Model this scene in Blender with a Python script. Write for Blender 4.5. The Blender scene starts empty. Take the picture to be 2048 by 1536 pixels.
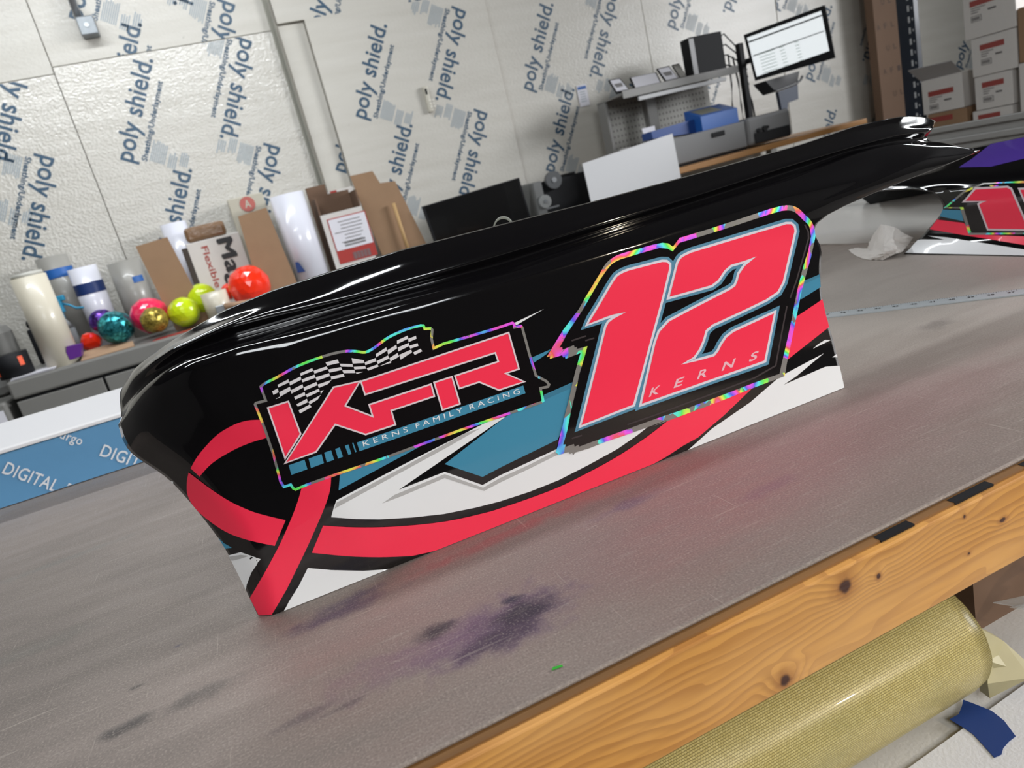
import bpy, bmesh, math, random
from mathutils import Vector, Matrix, Euler
from mathutils.bvhtree import BVHTree
from mathutils.geometry import delaunay_2d_cdt
random.seed(7)
SC = bpy.context.scene
COL = SC.collection
# ------------------------------------------------------------------ camera
YAW, PITCH, ROLL, FPX, CAMH = 0.3104239, -0.2671426, -0.2493146, 1421.16, 0.33
_f = Vector((math.sin(YAW)*math.cos(PITCH), math.cos(YAW)*math.cos(PITCH), math.sin(PITCH)))
_r0 = _f.cross(Vector((0, 0, 1))).normalized(); _u0 = _r0.cross(_f)
_r = _r0*math.cos(ROLL)+_u0*math.sin(ROLL); _u = _u0*math.cos(ROLL)-_r0*math.sin(ROLL)
CAM = Vector((0, 0, CAMH))
cd = bpy.data.cameras.new('camera'); cam = bpy.data.objects.new('camera', cd); COL.objects.link(cam)
cam.matrix_world = Matrix(((_r.x, _u.x, -_f.x, CAM.x), (_r.y, _u.y, -_f.y, CAM.y), (_r.z, _u.z, -_f.z, CAM.z), (0, 0, 0, 1)))
cd.sensor_width = 36; cd.lens = FPX/2048*36; cd.clip_start = 0.01; cd.clip_end = 60
cd.dof.use_dof = True; cd.dof.focus_distance = 0.74; cd.dof.aperture_fstop = 9.5
SC.camera = cam
def ray(px, py): return (_f+_r*((px-1024)/FPX)-_u*((py-768)/FPX))
def Gz(px, py, z=0.0):
    d = ray(px, py); return CAM+d*((z-CAMH)/d.z)
def Gy(px, py, y):
    d = ray(px, py); return CAM+d*(y/d.y)
def Gx(px, py, x):
    d = ray(px, py); return CAM+d*(x/d.x)
# ------------------------------------------------------------------ world, lights, exposure
SC.view_settings.view_transform = 'Standard'; SC.view_settings.look = 'None'
SC.view_settings.exposure = -0.6; SC.view_settings.gamma = 1.0; SC.view_settings.use_curve_mapping = False
w = bpy.data.worlds.new('world'); SC.world = w; w.use_nodes = True
w.node_tree.nodes['Background'].inputs[0].default_value = (0.75, 0.85, 1.0, 1); w.node_tree.nodes['Background'].inputs[1].default_value = 1.0
def area(name, loc, target, sx, sy, power, col=(1, 1, 1)):
    l = bpy.data.lights.new(name, 'AREA'); l.shape = 'RECTANGLE'; l.size = sx; l.size_y = sy; l.energy = power; l.color = col
    o = bpy.data.objects.new(name, l); COL.objects.link(o); o.location = loc
    d = Vector(target)-Vector(loc); o.rotation_euler = d.to_track_quat('-Z', 'Y').to_euler(); return o
WARM = (1.0, 0.86, 0.66); DAY = (0.93, 0.97, 1.0)
LAMPS = [(-0.55, 1.25, 2.2), (-0.4, 3.6, 2.2), (5.9, 2.6, 2.2)]        # ceiling tube fixtures, x centre, y, length
area('ceiling_tube_light', (-0.55, 1.25, 2.33), (-0.55, 1.25, 0), 2.2, 0.16, 40, DAY)
area('ceiling_tube_light', (-0.4, 3.55, 2.33), (-0.4, 3.75, 0), 2.4, 0.16, 70, DAY)
area('ceiling_tube_light', (5.9, 2.6, 2.33), (5.9, 2.6, 0), 2.2, 0.16, 24, DAY)
area('front_fill_daylight', (0.2, -2.4, 1.75), (0.6, 1.5, 0.2), 1.8, 1.2, 108, (0.95, 0.98, 1.0))  # area fill added for daylight from the front; its source is unseen
area('side_fill_daylight', (7.75, -0.5, 1.75), (1.0, 0.7, -0.3), 3.6, 1.5, 430, (0.97, 0.98, 1.0)).data.spread = math.radians(112)  # area fill added for daylight from the right; its source is unseen
sl = bpy.data.lights.new('sunbeam_light', 'SPOT'); sl.energy = 160; sl.color = WARM; sl.spot_size = math.radians(24); sl.spot_blend = 0.7; sl.shadow_soft_size = 0.04
so = bpy.data.objects.new('sunbeam_light', sl); COL.objects.link(so); so.location = (2.0, -2.2, 1.1); so.rotation_euler = (Vector((.50, .38, -.12))-Vector(so.location)).to_track_quat('-Z', 'Y').to_euler()
# ------------------------------------------------------------------ helpers
def lin(h):
    h = h.lstrip('#'); v = [int(h[i:i+2], 16)/255 for i in (0, 2, 4)]
    return tuple(c/12.92 if c <= .04045 else ((c+.055)/1.055)**2.4 for c in v)+(1,)
MATS = {}
def mat(name, col, rough=0.5, metal=0.0, coat=0.0, bump=0.0, bscale=40.0, spec=0.5, vary=0.0, alpha=1.0, emit=0.0, trans=0.0, stretch=(1, 1, 1)):
    if name in MATS: return MATS[name]
    m = bpy.data.materials.new(name); m.use_nodes = True; nt = m.node_tree; b = nt.nodes['Principled BSDF']
    c = lin(col); b.inputs['Base Color'].default_value = c
    b.inputs['Roughness'].default_value = rough; b.inputs['Metallic'].default_value = metal
    b.inputs['Coat Weight'].default_value = coat; b.inputs['Coat Roughness'].default_value = 0.04
    b.inputs['Specular IOR Level'].default_value = spec; b.inputs['Alpha'].default_value = alpha
    b.inputs['Transmission Weight'].default_value = trans
    if emit: b.inputs['Emission Color'].default_value = c; b.inputs['Emission Strength'].default_value = emit
    tc = nt.nodes.new('ShaderNodeTexCoord'); mp = nt.nodes.new('ShaderNodeMapping'); mp.inputs['Scale'].default_value = stretch
    nt.links.new(tc.outputs['Object'], mp.inputs[0])
    n = nt.nodes.new('ShaderNodeTexNoise'); n.inputs['Scale'].default_value = bscale; n.inputs['Detail'].default_value = 5
    nt.links.new(mp.outputs[0], n.inputs['Vector'])
    if vary:
        mx = nt.nodes.new('ShaderNodeMix'); mx.data_type = 'RGBA'
        mx.inputs['A'].default_value = tuple(x*(1-vary) for x in c[:3])+(1,); mx.inputs['B'].default_value = tuple(min(1, x*(1+vary)) for x in c[:3])+(1,)
        nt.links.new(n.outputs[0], mx.inputs['Factor']); nt.links.new(mx.outputs['Result'], b.inputs['Base Color'])
    if bump:
        bp = nt.nodes.new('ShaderNodeBump'); bp.inputs['Strength'].default_value = bump; bp.inputs['Distance'].default_value = 0.01
        nt.links.new(n.outputs[0], bp.inputs['Height']); nt.links.new(bp.outputs[0], b.inputs['Normal'])
    MATS[name] = m; return m
class MB:
    def __init__(s): s.bm = bmesh.new()
    def box(s, lo, hi, bev=0.0, mi=0, M=None):
        lo = Vector(lo); hi = Vector(hi)
        r = bmesh.ops.create_cube(s.bm, size=1); vs = r['verts']
        bmesh.ops.scale(s.bm, vec=hi-lo, verts=vs); bmesh.ops.translate(s.bm, vec=(lo+hi)/2, verts=vs)
        if bev:
            es = list({e for v in vs for e in v.link_edges})
            q = bmesh.ops.bevel(s.bm, geom=es, offset=bev, segments=2, affect='EDGES', profile=.5); vs = list({v for f in q['faces'] for v in f.verts}|{v for v in vs if v.is_valid})
        if mi:
            for f in {f for v in vs if v.is_valid for f in v.link_faces}: f.material_index = mi
        if M is not None: bmesh.ops.transform(s.bm, matrix=M, verts=[v for v in vs if v.is_valid])
        return s
    def tube(s, p0, p1, r0, r1=None, n=24, caps=True, mi=0):
        p0 = Vector(p0); p1 = Vector(p1); r1 = r0 if r1 is None else r1
        q = (p1-p0).to_track_quat('Z', 'Y'); a = []; b = []
        for i in range(n):
            t = 2*math.pi*i/n; c = Vector((math.cos(t), math.sin(t), 0))
            a.append(s.bm.verts.new(p0+q@(c*r0))); b.append(s.bm.verts.new(p1+q@(c*r1)))
        for i in range(n):
            f = s.bm.faces.new((a[i], a[(i+1) % n], b[(i+1) % n], b[i])); f.smooth = True; f.material_index = mi
        if caps:
            for L in (list(reversed(a)), b):
                f = s.bm.faces.new(L); f.material_index = mi
        return s
    def hollow(s, p0, p1, r, th, n=32):
        p0 = Vector(p0); p1 = Vector(p1); q = (p1-p0).to_track_quat('Z', 'Y'); R = []
        for p, rr in ((p0, r), (p1, r), (p1, r-th), (p0, r-th)):
            R.append([s.bm.verts.new(p+q@(Vector((math.cos(2*math.pi*i/n), math.sin(2*math.pi*i/n), 0))*rr)) for i in range(n)])
        for k in range(4):
            A = R[k]; B = R[(k+1) % 4]
            for i in range(n):
                f = s.bm.faces.new((A[i], A[(i+1) % n], B[(i+1) % n], B[i])); f.smooth = k in (0, 2)
        return s
    def poly(s, pts, mi=0):
        f = s.bm.faces.new([s.bm.verts.new(Vector(p)) for p in pts]); f.material_index = mi; return s
    def prism(s, pts, vec, mi=0):
        vec = Vector(vec); a = [s.bm.verts.new(Vector(p)) for p in pts]; b = [s.bm.verts.new(Vector(p)+vec) for p in pts]; n = len(pts)
        fs = [s.bm.faces.new(a), s.bm.faces.new(list(reversed(b)))]
        for i in range(n): fs.append(s.bm.faces.new((a[(i+1) % n], a[i], b[i], b[(i+1) % n])))
        for f in fs: f.material_index = mi
        return s
    def wire(s, pts, r, n=8):
        P = [Vector(p) for p in pts]; rings = []
        for i, p in enumerate(P):
            t = (P[min(i+1, len(P)-1)]-P[max(i-1, 0)]).normalized(); q = t.to_track_quat('Z', 'Y')
            rings.append([s.bm.verts.new(p+q@Vector((math.cos(2*math.pi*k/n)*r, math.sin(2*math.pi*k/n)*r, 0))) for k in range(n)])
        for A, B in zip(rings, rings[1:]):
            for k in range(n):
                f = s.bm.faces.new((A[k], A[(k+1) % n], B[(k+1) % n], B[k])); f.smooth = True
        return s
    def build(s, name, mats, parent=None, fix=True):
        if fix: bmesh.ops.recalc_face_normals(s.bm, faces=s.bm.faces)
        return link(name, s.bm, mats, parent)
def link(name, bm, mats, parent=None, me=None):
    if me is None:
        me = bpy.data.meshes.new(name); bm.to_mesh(me); bm.free()
    if not isinstance(mats, (list, tuple)): mats = [mats]
    for m in mats: me.materials.append(m)
    o = bpy.data.objects.new(name, me); COL.objects.link(o)
    if parent:
        o.parent = parent; o.matrix_parent_inverse = Matrix.Translation(-WORLD_LOC(parent))
    return o
def WORLD_LOC(o):
    v = Vector(o.location)
    if o.parent: v = v+WORLD_LOC(o.parent)+o.matrix_parent_inverse.translation
    return v
def tag(o, label, cat, group=None):
    o['label'] = label; o['category'] = cat
    if group: o['group'] = group
    return o
def thing(name, label, cat, loc=(0, 0, 0), group=None):
    o = bpy.data.objects.new(name, None); COL.objects.link(o); o.location = loc; o.empty_display_size = 0.05
    return tag(o, label, cat, group)
def struct(name, mb, m):
    o = mb.build(name, m); o['kind'] = 'structure'; return o
# text as flat 2-D mesh ------------------------------------------------
def text2d(body, offset=0.0, spacing=1.0, res=3):
    cu = bpy.data.curves.new('t', 'FONT'); cu.body = body; cu.size = 1; cu.offset = offset; cu.space_character = spacing; cu.resolution_u = res
    o = bpy.data.objects.new('t', cu); COL.objects.link(o); bpy.context.view_layer.update()
    me = o.evaluated_get(bpy.context.evaluated_depsgraph_get()).to_mesh()
    vs = [(v.co.x, v.co.y) for v in me.vertices]; fs = [tuple(p.vertices) for p in me.polygons]
    o.evaluated_get(bpy.context.evaluated_depsgraph_get()).to_mesh_clear()
    bpy.data.objects.remove(o); bpy.data.curves.remove(cu)
    return vs, fs
def t2_bounds(vs): xs = [v[0] for v in vs]; ys = [v[1] for v in vs]; return min(xs), min(ys), max(xs), max(ys)
def flat_text(mb, body, P0, ux, uy, width=None, height=None, offset=0, spacing=1.0, mi=0):
    """text on the plane through P0 with axes ux, uy (unit vectors); fitted to width and cap height"""
    vs, fs = text2d(body, offset, spacing); x0, y0, x1, y1 = t2_bounds(vs); P0 = Vector(P0); ux = Vector(ux); uy = Vector(uy)
    sy = height/0.69 if height else None; sx = width/(x1-x0) if width else sy
    if sy is None: sy = sx
    bv = [mb.bm.verts.new(P0+ux*((x-x0)*sx)+uy*(y*sy)) for x, y in vs]
    for f in fs:
        try: q = mb.bm.faces.new([bv[i] for i in f]); q.material_index = mi
        except ValueError: pass
# ------------------------------------------------------------------ grid surfaces from feature curves
def resample(pl, n):
    L = [0]
    for a, b in zip(pl, pl[1:]): L.append(L[-1]+(b[0]-a[0]).length)
    out = []
    for k in range(n):
        t = L[-1]*k/(n-1); j = 0
        while j < len(L)-2 and L[j+1] < t: j += 1
        s = (t-L[j])/max(1e-9, L[j+1]-L[j]); P = [pl[max(0, min(len(pl)-1, j+i))] for i in (-1, 0, 1, 2)]
        out.append(P[1][1].lerp(P[2][1], s))
    for _ in range(3):
        out = [out[0]]+[(out[i-1]+out[i]*2+out[i+1])/4 for i in range(1, n-1)]+[out[-1]]
    return out
def catmull(a, b, c, d, t):
    return 0.5*((2*b)+(c-a)*t+(2*a-5*b+4*c-d)*t*t+(3*b-3*c+d-a)*t**3)
def grid_surface(rows, ncol, sub):
    R = [resample([(Vector((p[0], p[1], 0)), w) for p, w in row], ncol) for row in rows]; out = []
    for i in range(len(R)-1):
        for s in range(sub):
            t = s/sub; out.append([catmull(R[max(0, i-1)][k], R[i][k], R[i+1][k], R[min(len(R)-1, i+2)][k], t) for k in range(ncol)])
    out.append(R[-1]); return out
def grid_bm(G):
    bm = bmesh.new(); V = [[bm.verts.new(p) for p in row] for row in G]
    for a, b in zip(V, V[1:]):
        for k in range(len(a)-1):
            f = bm.faces.new((a[k], a[k+1], b[k+1], b[k])); f.smooth = True
    return bm
# decals: polygons given in photo pixels, cut fine, laid on a surface ----
class Skin:
    def __init__(s, bm, eps=0.00018): s.t = BVHTree.FromBMesh(bm); s.eps = eps
    def hit(s, px, py, lay):
        d = ray(px, py).normalized(); loc, n, _, _ = s.t.ray_cast(CAM, d)
        if loc is None:
            dist = 0.8
            for _ in range(8):
                loc, n, _, _ = s.t.find_nearest(CAM+d*dist); dist = (loc-CAM).dot(d)
        if n.dot(d) > 0: n = -n
        return loc+n*(s.eps*lay)
    def add(s, mb, pts, lay, step=11.0, mi=0):
        P = []
        for a, b in zip(pts, pts[1:]+pts[:1]):
            a = Vector(a); b = Vector(b); n = max(1, int((b-a).length/step))
            for k in range(n): P.append(a.lerp(b, k/n))
        x0 = min(p.x for p in P); x1 = max(p.x for p in P); y0 = min(p.y for p in P); y1 = max(p.y for p in P)
        ne = len(P); edges = [(i, (i+1) % ne) for i in range(ne)]
        x = x0+step/2
        while x < x1:
            y = y0+step/2
            while y < y1:
                if inside(P[:ne], x, y): P.append(Vector((x, y)))
                y += step
            x += step
        vs, es, fs, _, _, _ = delaunay_2d_cdt(P, edges, [], 1, 1e-4)
        s.put(mb, [(v.x, v.y) for v in vs], [f for f in fs if inside(P[:ne], sum(vs[i].x for i in f)/len(f), sum(vs[i].y for i in f)/len(f))], lay, mi)
    def put(s, mb, vs, fs, lay, mi=0):
        bv = [mb.bm.verts.new(s.hit(x, y, lay)) for x, y in vs]
        for f in fs:
            try: q = mb.bm.faces.new([bv[i] for i in f]); q.material_index = mi; q.smooth = True
            except ValueError: pass
    def stroke(s, mb, pts, wid, lay, closed=True, mi=0, lim=2.2, step=11.0):
        P = [Vector(p) for p in pts]; n = len(P); L = []; R = []
        for i in range(n):
            a = P[i-1] if (closed or i) else None; b = P[(i+1) % n] if (closed or i < n-1) else None
            d1 = (P[i]-a).normalized() if a is not None else None; d2 = (b-P[i]).normalized() if b is not None else None
            d1 = d1 or d2; d2 = d2 or d1
            n1 = Vector((-d1.y, d1.x)); n2 = Vector((-d2.y, d2.x)); m = n1+n2
            m = m.normalized() if m.length > 1e-4 else n1
            k = min(lim, 1/max(0.1, m.dot(n1))); L.append(P[i]+m*(k*wid/2)); R.append(P[i]-m*(k*wid/2))
        for i in range(n if closed else n-1):
            j = (i+1) % n; m = max(1, int((P[j]-P[i]).length/step)); vs = []
            for q in range(m+1):
                t = q/m; vs += [L[i].lerp(L[j], t), R[i].lerp(R[j], t)]
            s.put(mb, [(v.x, v.y) for v in vs], [(2*q, 2*q+1, 2*q+3, 2*q+2) for q in range(m)], lay, mi)
    def text(s, mb, body, P0, P1, up, lay, spacing=1.0, offset=0.0, mi=0):
        vs, fs = text2d(body, offset, spacing); x0, y0, x1, y1 = t2_bounds(vs); P0 = Vector(P0); P1 = Vector(P1); up = Vector(up)
        s.put(mb, [tuple(P0+(P1-P0)*((x-x0)/(x1-x0))+up*(y/0.69)) for x, y in vs], fs, lay, mi)
def inside(P, x, y):
    c = False; n = len(P); j = n-1
    for i in range(n):
        a = P[i]; b = P[j]
        if (a[1] > y) != (b[1] > y) and x < (b[0]-a[0])*(y-a[1])/(b[1]-a[1])+a[0]: c = not c
        j = i
    return c
def smooth2(pts, closed=False, k=4):
    n = len(pts); out = []; V = [Vector(p) for p in pts]
    for i in range(n if closed else n-1):
        g = lambda j: V[j % n] if closed else V[max(0, min(n-1, j))]
        for q in range(k): out.append(tuple(catmull(g(i-1), g(i), g(i+1), g(i+2), q/k)))
    if not closed: out.append(tuple(V[-1]))
    return out
def Z(ox, oy, s): return lambda *L: [(ox+x/s, oy+y/s) for x, y in L]
Z1 = Z(480, 580, 3.103); Z2 = Z(1060, 380, 3.103); Z5 = Z(340, 820, 3.103); Z8 = Z(1500, 700, 9.309); Zb = Z(1000, 820, 5.12)
Zc = Z(1000, 660, 8.533); Zd = Z(500, 630, 6.4); Ze = Z(780, 620, 6.0235); Zf = Z(1080, 660, 6.4); Z8b = Z(1560, 520, 12.8); Z3b = Z(1500, 200, 3.737)
# ------------------------------------------------------------------ special materials
def nodes_of(m): return m.node_tree, m.node_tree.nodes['Principled BSDF']
def N(nt, typ, **kw):
    n = nt.nodes.new(typ)
    for k, v in kw.items():
        if k in n.inputs: n.inputs[k].default_value = v
        else: setattr(n, k, v)
    return n
def mixcol(nt, fac, a, b, blend='MIX'):
    m = N(nt, 'ShaderNodeMix', data_type='RGBA', blend_type=blend)
    for key, v in (('Factor', fac), ('A', a), ('B', b)):
        if isinstance(v, (tuple, float, int)): m.inputs[key].default_value = v
        else: nt.links.new(v, m.inputs[key])
    return m.outputs['Result']
def math_(nt, op, a, b=None):
    m = N(nt, 'ShaderNodeMath', operation=op)
    for i, v in enumerate((a, b)):
        if v is None: continue
        if isinstance(v, (float, int)): m.inputs[i].default_value = v
        else: nt.links.new(v, m.inputs[i])
    return m.outputs[0]
def noise(nt, vec, scale, detail=4, stretch=(1, 1, 1), rot=(0, 0, 0)):
    mp = N(nt, 'ShaderNodeMapping'); mp.inputs['Scale'].default_value = stretch; mp.inputs['Rotation'].default_value = rot; nt.links.new(vec, mp.inputs[0])
    n = N(nt, 'ShaderNodeTexNoise', Scale=scale, Detail=detail); nt.links.new(mp.outputs[0], n.inputs['Vector']); return n.outputs[0]
def ramp(nt, fac, a, b, lo=0.0, hi=1.0):
    m = N(nt, 'ShaderNodeMapRange', interpolation_type='SMOOTHSTEP'); nt.links.new(fac, m.inputs[0])
    m.inputs[1].default_value = a; m.inputs[2].default_value = b; m.inputs[3].default_value = lo; m.inputs[4].default_value = hi; return m.outputs[0]
def blob(nt, vec, c, r, rot=0.0, soft=1.0, nz=None, amt=0.8):
    mp = N(nt, 'ShaderNodeMapping', vector_type='TEXTURE'); nt.links.new(vec, mp.inputs[0])
    mp.inputs['Location'].default_value = c; mp.inputs['Rotation'].default_value = rot if isinstance(rot, tuple) else (0, 0, rot); mp.inputs['Scale'].default_value = r
    l = N(nt, 'ShaderNodeVectorMath', operation='LENGTH'); nt.links.new(mp.outputs[0], l.inputs[0]); v = l.outputs['Value']
    if nz is not None: v = math_(nt, 'ADD', v, math_(nt, 'MULTIPLY', math_(nt, 'SUBTRACT', nz, 0.5), amt*2))
    return ramp(nt, v, 1.0, 1.0-soft, 0.0, 1.0)
def table_material():
    m = mat('worktop_metal', '#85807a', rough=0.42, metal=0.3); nt, b = nodes_of(m)
    tc = N(nt, 'ShaderNodeTexCoord').outputs['Object']
    big = noise(nt, tc, 3.0, 3, (1, 2.2, 1)); mid = noise(nt, tc, 22, 5, (.35, 1.6, 1)); fine = noise(nt, tc, 240, 4, (.12, 1, 1)); fine2 = noise(nt, tc, 420, 3, (1, .05, 1), (0, 0, .25))
    col = mixcol(nt, big, lin('#7c7068'), lin('#9c8f87'))
    col = mixcol(nt, ramp(nt, mid, .3, .8, 0, .3), col, lin('#75706b'))
    lightfall_nz = noise(nt, tc, 4.0, 4, (1, 1.6, 1))
    col = mixcol(nt, math_(nt, 'MULTIPLY', blob(nt, tc, (1.15, .85, 0), (.95, .62, 1), -.3, .9, lightfall_nz, .3), .75), col, lin('#c6beb6'))  # paler right zone: stronger light there, put into the base colour
    col = mixcol(nt, math_(nt, 'MULTIPLY', blob(nt, tc, (-.45, .75, 0), (.65, .75, 1), 0, .9, lightfall_nz, .3), .4), col, lin('#5f5a55'))  # darker left zone: weaker light there, put into the base colour
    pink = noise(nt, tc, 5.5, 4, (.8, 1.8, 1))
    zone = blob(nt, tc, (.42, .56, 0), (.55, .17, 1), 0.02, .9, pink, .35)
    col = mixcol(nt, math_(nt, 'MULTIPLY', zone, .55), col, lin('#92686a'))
    nz = noise(nt, tc, 45, 6); nz2 = noise(nt, tc, 130, 4)
    for (px, py, rx, ry, c, k) in ((1000, 1250, .095, .042, '#5f4a68', .75), (880, 1290, .13, .03, '#7a5f70', .5), (1040, 1230, .055, .022, '#3d3340', .9), (1000, 1275, .05, .018, '#4a3c4c', .8), (1022, 1200, .018, .007, '#3b3344', .85), (868, 1264, .03, .013, '#453c42', .9),
                                   (680, 1225, .075, .014, '#54475c', .7), (700, 1200, .05, .012, '#51455a', .7), (1260, 1007, .05, .012, '#6a5568', .6), (250, 1455, .03, .012, '#46413f', .8), (390, 1392, .05, .014, '#5b5551', .65), (272, 1374, .01, .004, '#4a4542', .7),
                                   (600, 1438, .035, .007, '#63595a', .6), (690, 1412, .03, .004, '#63595a', .6), (60, 1300, .09, .02, '#6b6760', .5), (355, 1292, .006, .003, '#5b5560', .7), (1540, 975, .05, .012, '#84606c', .45), (1870, 650, .05, .02, '#7b7470', .5), (100, 1130, .14, .012, '#74716c', .5), (1200, 985, .12, .02, '#a06a68', .5), (1000, 1075, .12, .012, '#9c5a5c', .55)):
        p = Gz(px, py); col = mixcol(nt, math_(nt, 'MULTIPLY', blob(nt, tc, (p.x, p.y, 0), (rx*.95, ry*1.15, 1), .05, .85, nz, .7), min(1.0, k*1.12)), col, lin(c))
    col = mixcol(nt, ramp(nt, fine, .55, .85, 0, .35), col, lin('#b9b0a6')); col = mixcol(nt, ramp(nt, fine2, .64, .85, 0, .22), col, lin('#c2b8ac'))
    col = mixcol(nt, ramp(nt, fine2, .36, .22, 0, .15), col, lin('#4f4843'))
    sp1 = noise(nt, tc, 520, 3); sc1 = noise(nt, tc, 300, 3, (1, .035, 1), (0, 0, 1.25)); sc2 = noise(nt, tc, 260, 3, (.03, 1, 1), (0, 0, .12))
    col = mixcol(nt, ramp(nt, sp1, .48, .78, 0, .3), col, lin('#c9bdb2')); col = mixcol(nt, ramp(nt, sp1, .5, .25, 0, .3), col, lin('#4d4540'))
    col = mixcol(nt, ramp(nt, sc1, .66, .8, 0, .35), col, lin('#cfc4b8')); col = mixcol(nt, ramp(nt, sc2, .64, .8, 0, .35), col, lin('#cfc4b8'))
    nt.links.new(col, b.inputs['Base Color'])
    rg = math_(nt, 'ADD', ramp(nt, mid, .2, .8, .42, .6), math_(nt, 'MULTIPLY', fine, .14)); nt.links.new(rg, b.inputs['Roughness'])
    bp = N(nt, 'ShaderNodeBump', Strength=.12, Distance=.001); nt.links.new(math_(nt, 'ADD', fine, fine2), bp.inputs['Height']); nt.links.new(bp.outputs[0], b.inputs['Normal'])
    return m
def wood_material(name, a, bcol, knots=(), sc=1.0):
    m = mat(name, a, rough=0.5); nt, b = nodes_of(m); tc = N(nt, 'ShaderNodeTexCoord').outputs['Object']
    warp = noise(nt, tc, 2.2*sc, 3, (1.2, 1, 4)); wz = noise(nt, tc, 9*sc, 3, (.5, 1, 3))
    sep = N(nt, 'ShaderNodeSeparateXYZ'); nt.links.new(tc, sep.inputs[0])
    v = math_(nt, 'ADD', math_(nt, 'MULTIPLY', sep.outputs[2], 34*sc), math_(nt, 'ADD', math_(nt, 'MULTIPLY', warp, 4.2), math_(nt, 'MULTIPLY', wz, .8)))
    for (px, py, y, rx, rz, s) in knots:
        p = Gy(px, py, y); v = math_(nt, 'ADD', v, math_(nt, 'MULTIPLY', blob(nt, tc, (p.x, p.y, p.z), (rx*3.6, 1, rz*3.2), (0, 0, 0), 1.0), s))
    fr = math_(nt, 'FRACT', math_(nt, 'MULTIPLY', v, 3.2))
    ring = ramp(nt, fr, 0.25, 1.0, 0, 1)
    grain = noise(nt, tc, 160*sc, 3, (.04, 1, 1)); blot = noise(nt, tc, 7, 4, (.6, 1, 1.5))
    col = mixcol(nt, math_(nt, 'MULTIPLY', ring, .55), lin(a), lin(bcol)); col = mixcol(nt, ramp(nt, grain, .4, .75, 0, .35), col, lin(bcol))
    col = mixcol(nt, ramp(nt, blot, .35, .75, 0, .4), col, lin('#e0b074'))
    nz = noise(nt, tc, 70, 4)
    for (px, py, y, rx, rz, s) in knots:
        p = Gy(px, py, y); col = mixcol(nt, math_(nt, 'MULTIPLY', blob(nt, tc, (p.x, p.y, p.z), (rx*1.7, 1, rz*1.7), (0, 0, 0), .9, nz, .3), .75), col, lin('#8a5226'))
        col = mixcol(nt, blob(nt, tc, (p.x, p.y, p.z), (rx*.75, 1, rz*.75), (0, 0, 0), .5, nz, .5), col, lin('#43251a'))
    nt.links.new(col, b.inputs['Base Color'])
    bp = N(nt, 'ShaderNodeBump', Strength=.35, Distance=.001); nt.links.new(math_(nt, 'ADD', grain, ring), bp.inputs['Height']); nt.links.new(bp.outputs[0], b.inputs['Normal'])
    return m
def holo_material():
    m = mat('holographic_foil', '#8b8b8b', rough=0.35, metal=0.25, coat=.5); nt, b = nodes_of(m); tc = N(nt, 'ShaderNodeTexCoord').outputs['Object']
    vo = N(nt, 'ShaderNodeTexVoronoi', feature='F1', Scale=55.0); mp = N(nt, 'ShaderNodeMapping'); mp.inputs['Scale'].default_value = (1, .3, 1); mp.inputs['Rotation'].default_value = (0, .5, 0)
    nt.links.new(tc, mp.inputs[0]); nt.links.new(mp.outputs[0], vo.inputs['Vector'])
    sp = N(nt, 'ShaderNodeSeparateColor'); nt.links.new(vo.outputs['Color'], sp.inputs[0])
    slow = noise(nt, tc, 11, 2)
    hue = math_(nt, 'FRACT', math_(nt, 'ADD', math_(nt, 'MULTIPLY', slow, 6.5), math_(nt, 'MULTIPLY', sp.outputs[0], .22)))
    hsv = N(nt, 'ShaderNodeCombineColor', mode='HSV'); nt.links.new(hue, hsv.inputs[0]); hsv.inputs[1].default_value = .88; hsv.inputs[2].default_value = 1.0
    n2 = noise(nt, tc, 24, 2, (1, 1, 1), (1, 0, 2)); k = math_(nt, 'ADD', n2, math_(nt, 'MULTIPLY', sp.outputs[1], .16))
    col = mixcol(nt, ramp(nt, k, .555, .565), lin('#86837f'), hsv.outputs[0])
    nt.links.new(col, b.inputs['Base Color']); return m
def foil_board_material(name, bump, rough, coat):
    m = mat(name, '#d5d2ca', rough=rough, coat=coat); nt, b = nodes_of(m); tc = N(nt, 'ShaderNodeTexCoord').outputs['Object']
    a = noise(nt, tc, 62, 2, (1, 1, 1.2)); wv = noise(nt, tc, 5, 5, (.4, 1, 3.0)); d = noise(nt, tc, 30, 2)
    col = mixcol(nt, wv, lin('#bfbbb1'), lin('#d3d0c8')); col = mixcol(nt, ramp(nt, d, .74, .8, 0, .35), col, lin('#8c8a80')); nt.links.new(col, b.inputs['Base Color'])
    bp = N(nt, 'ShaderNodeBump', Strength=bump, Distance=.02); nt.links.new(math_(nt, 'ADD', a, wv), bp.inputs['Height'])
    nt.links.new(bp.outputs[0], b.inputs['Normal']); nt.links.new(bp.outputs[0], b.inputs['Coat Normal']); return m
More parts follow.
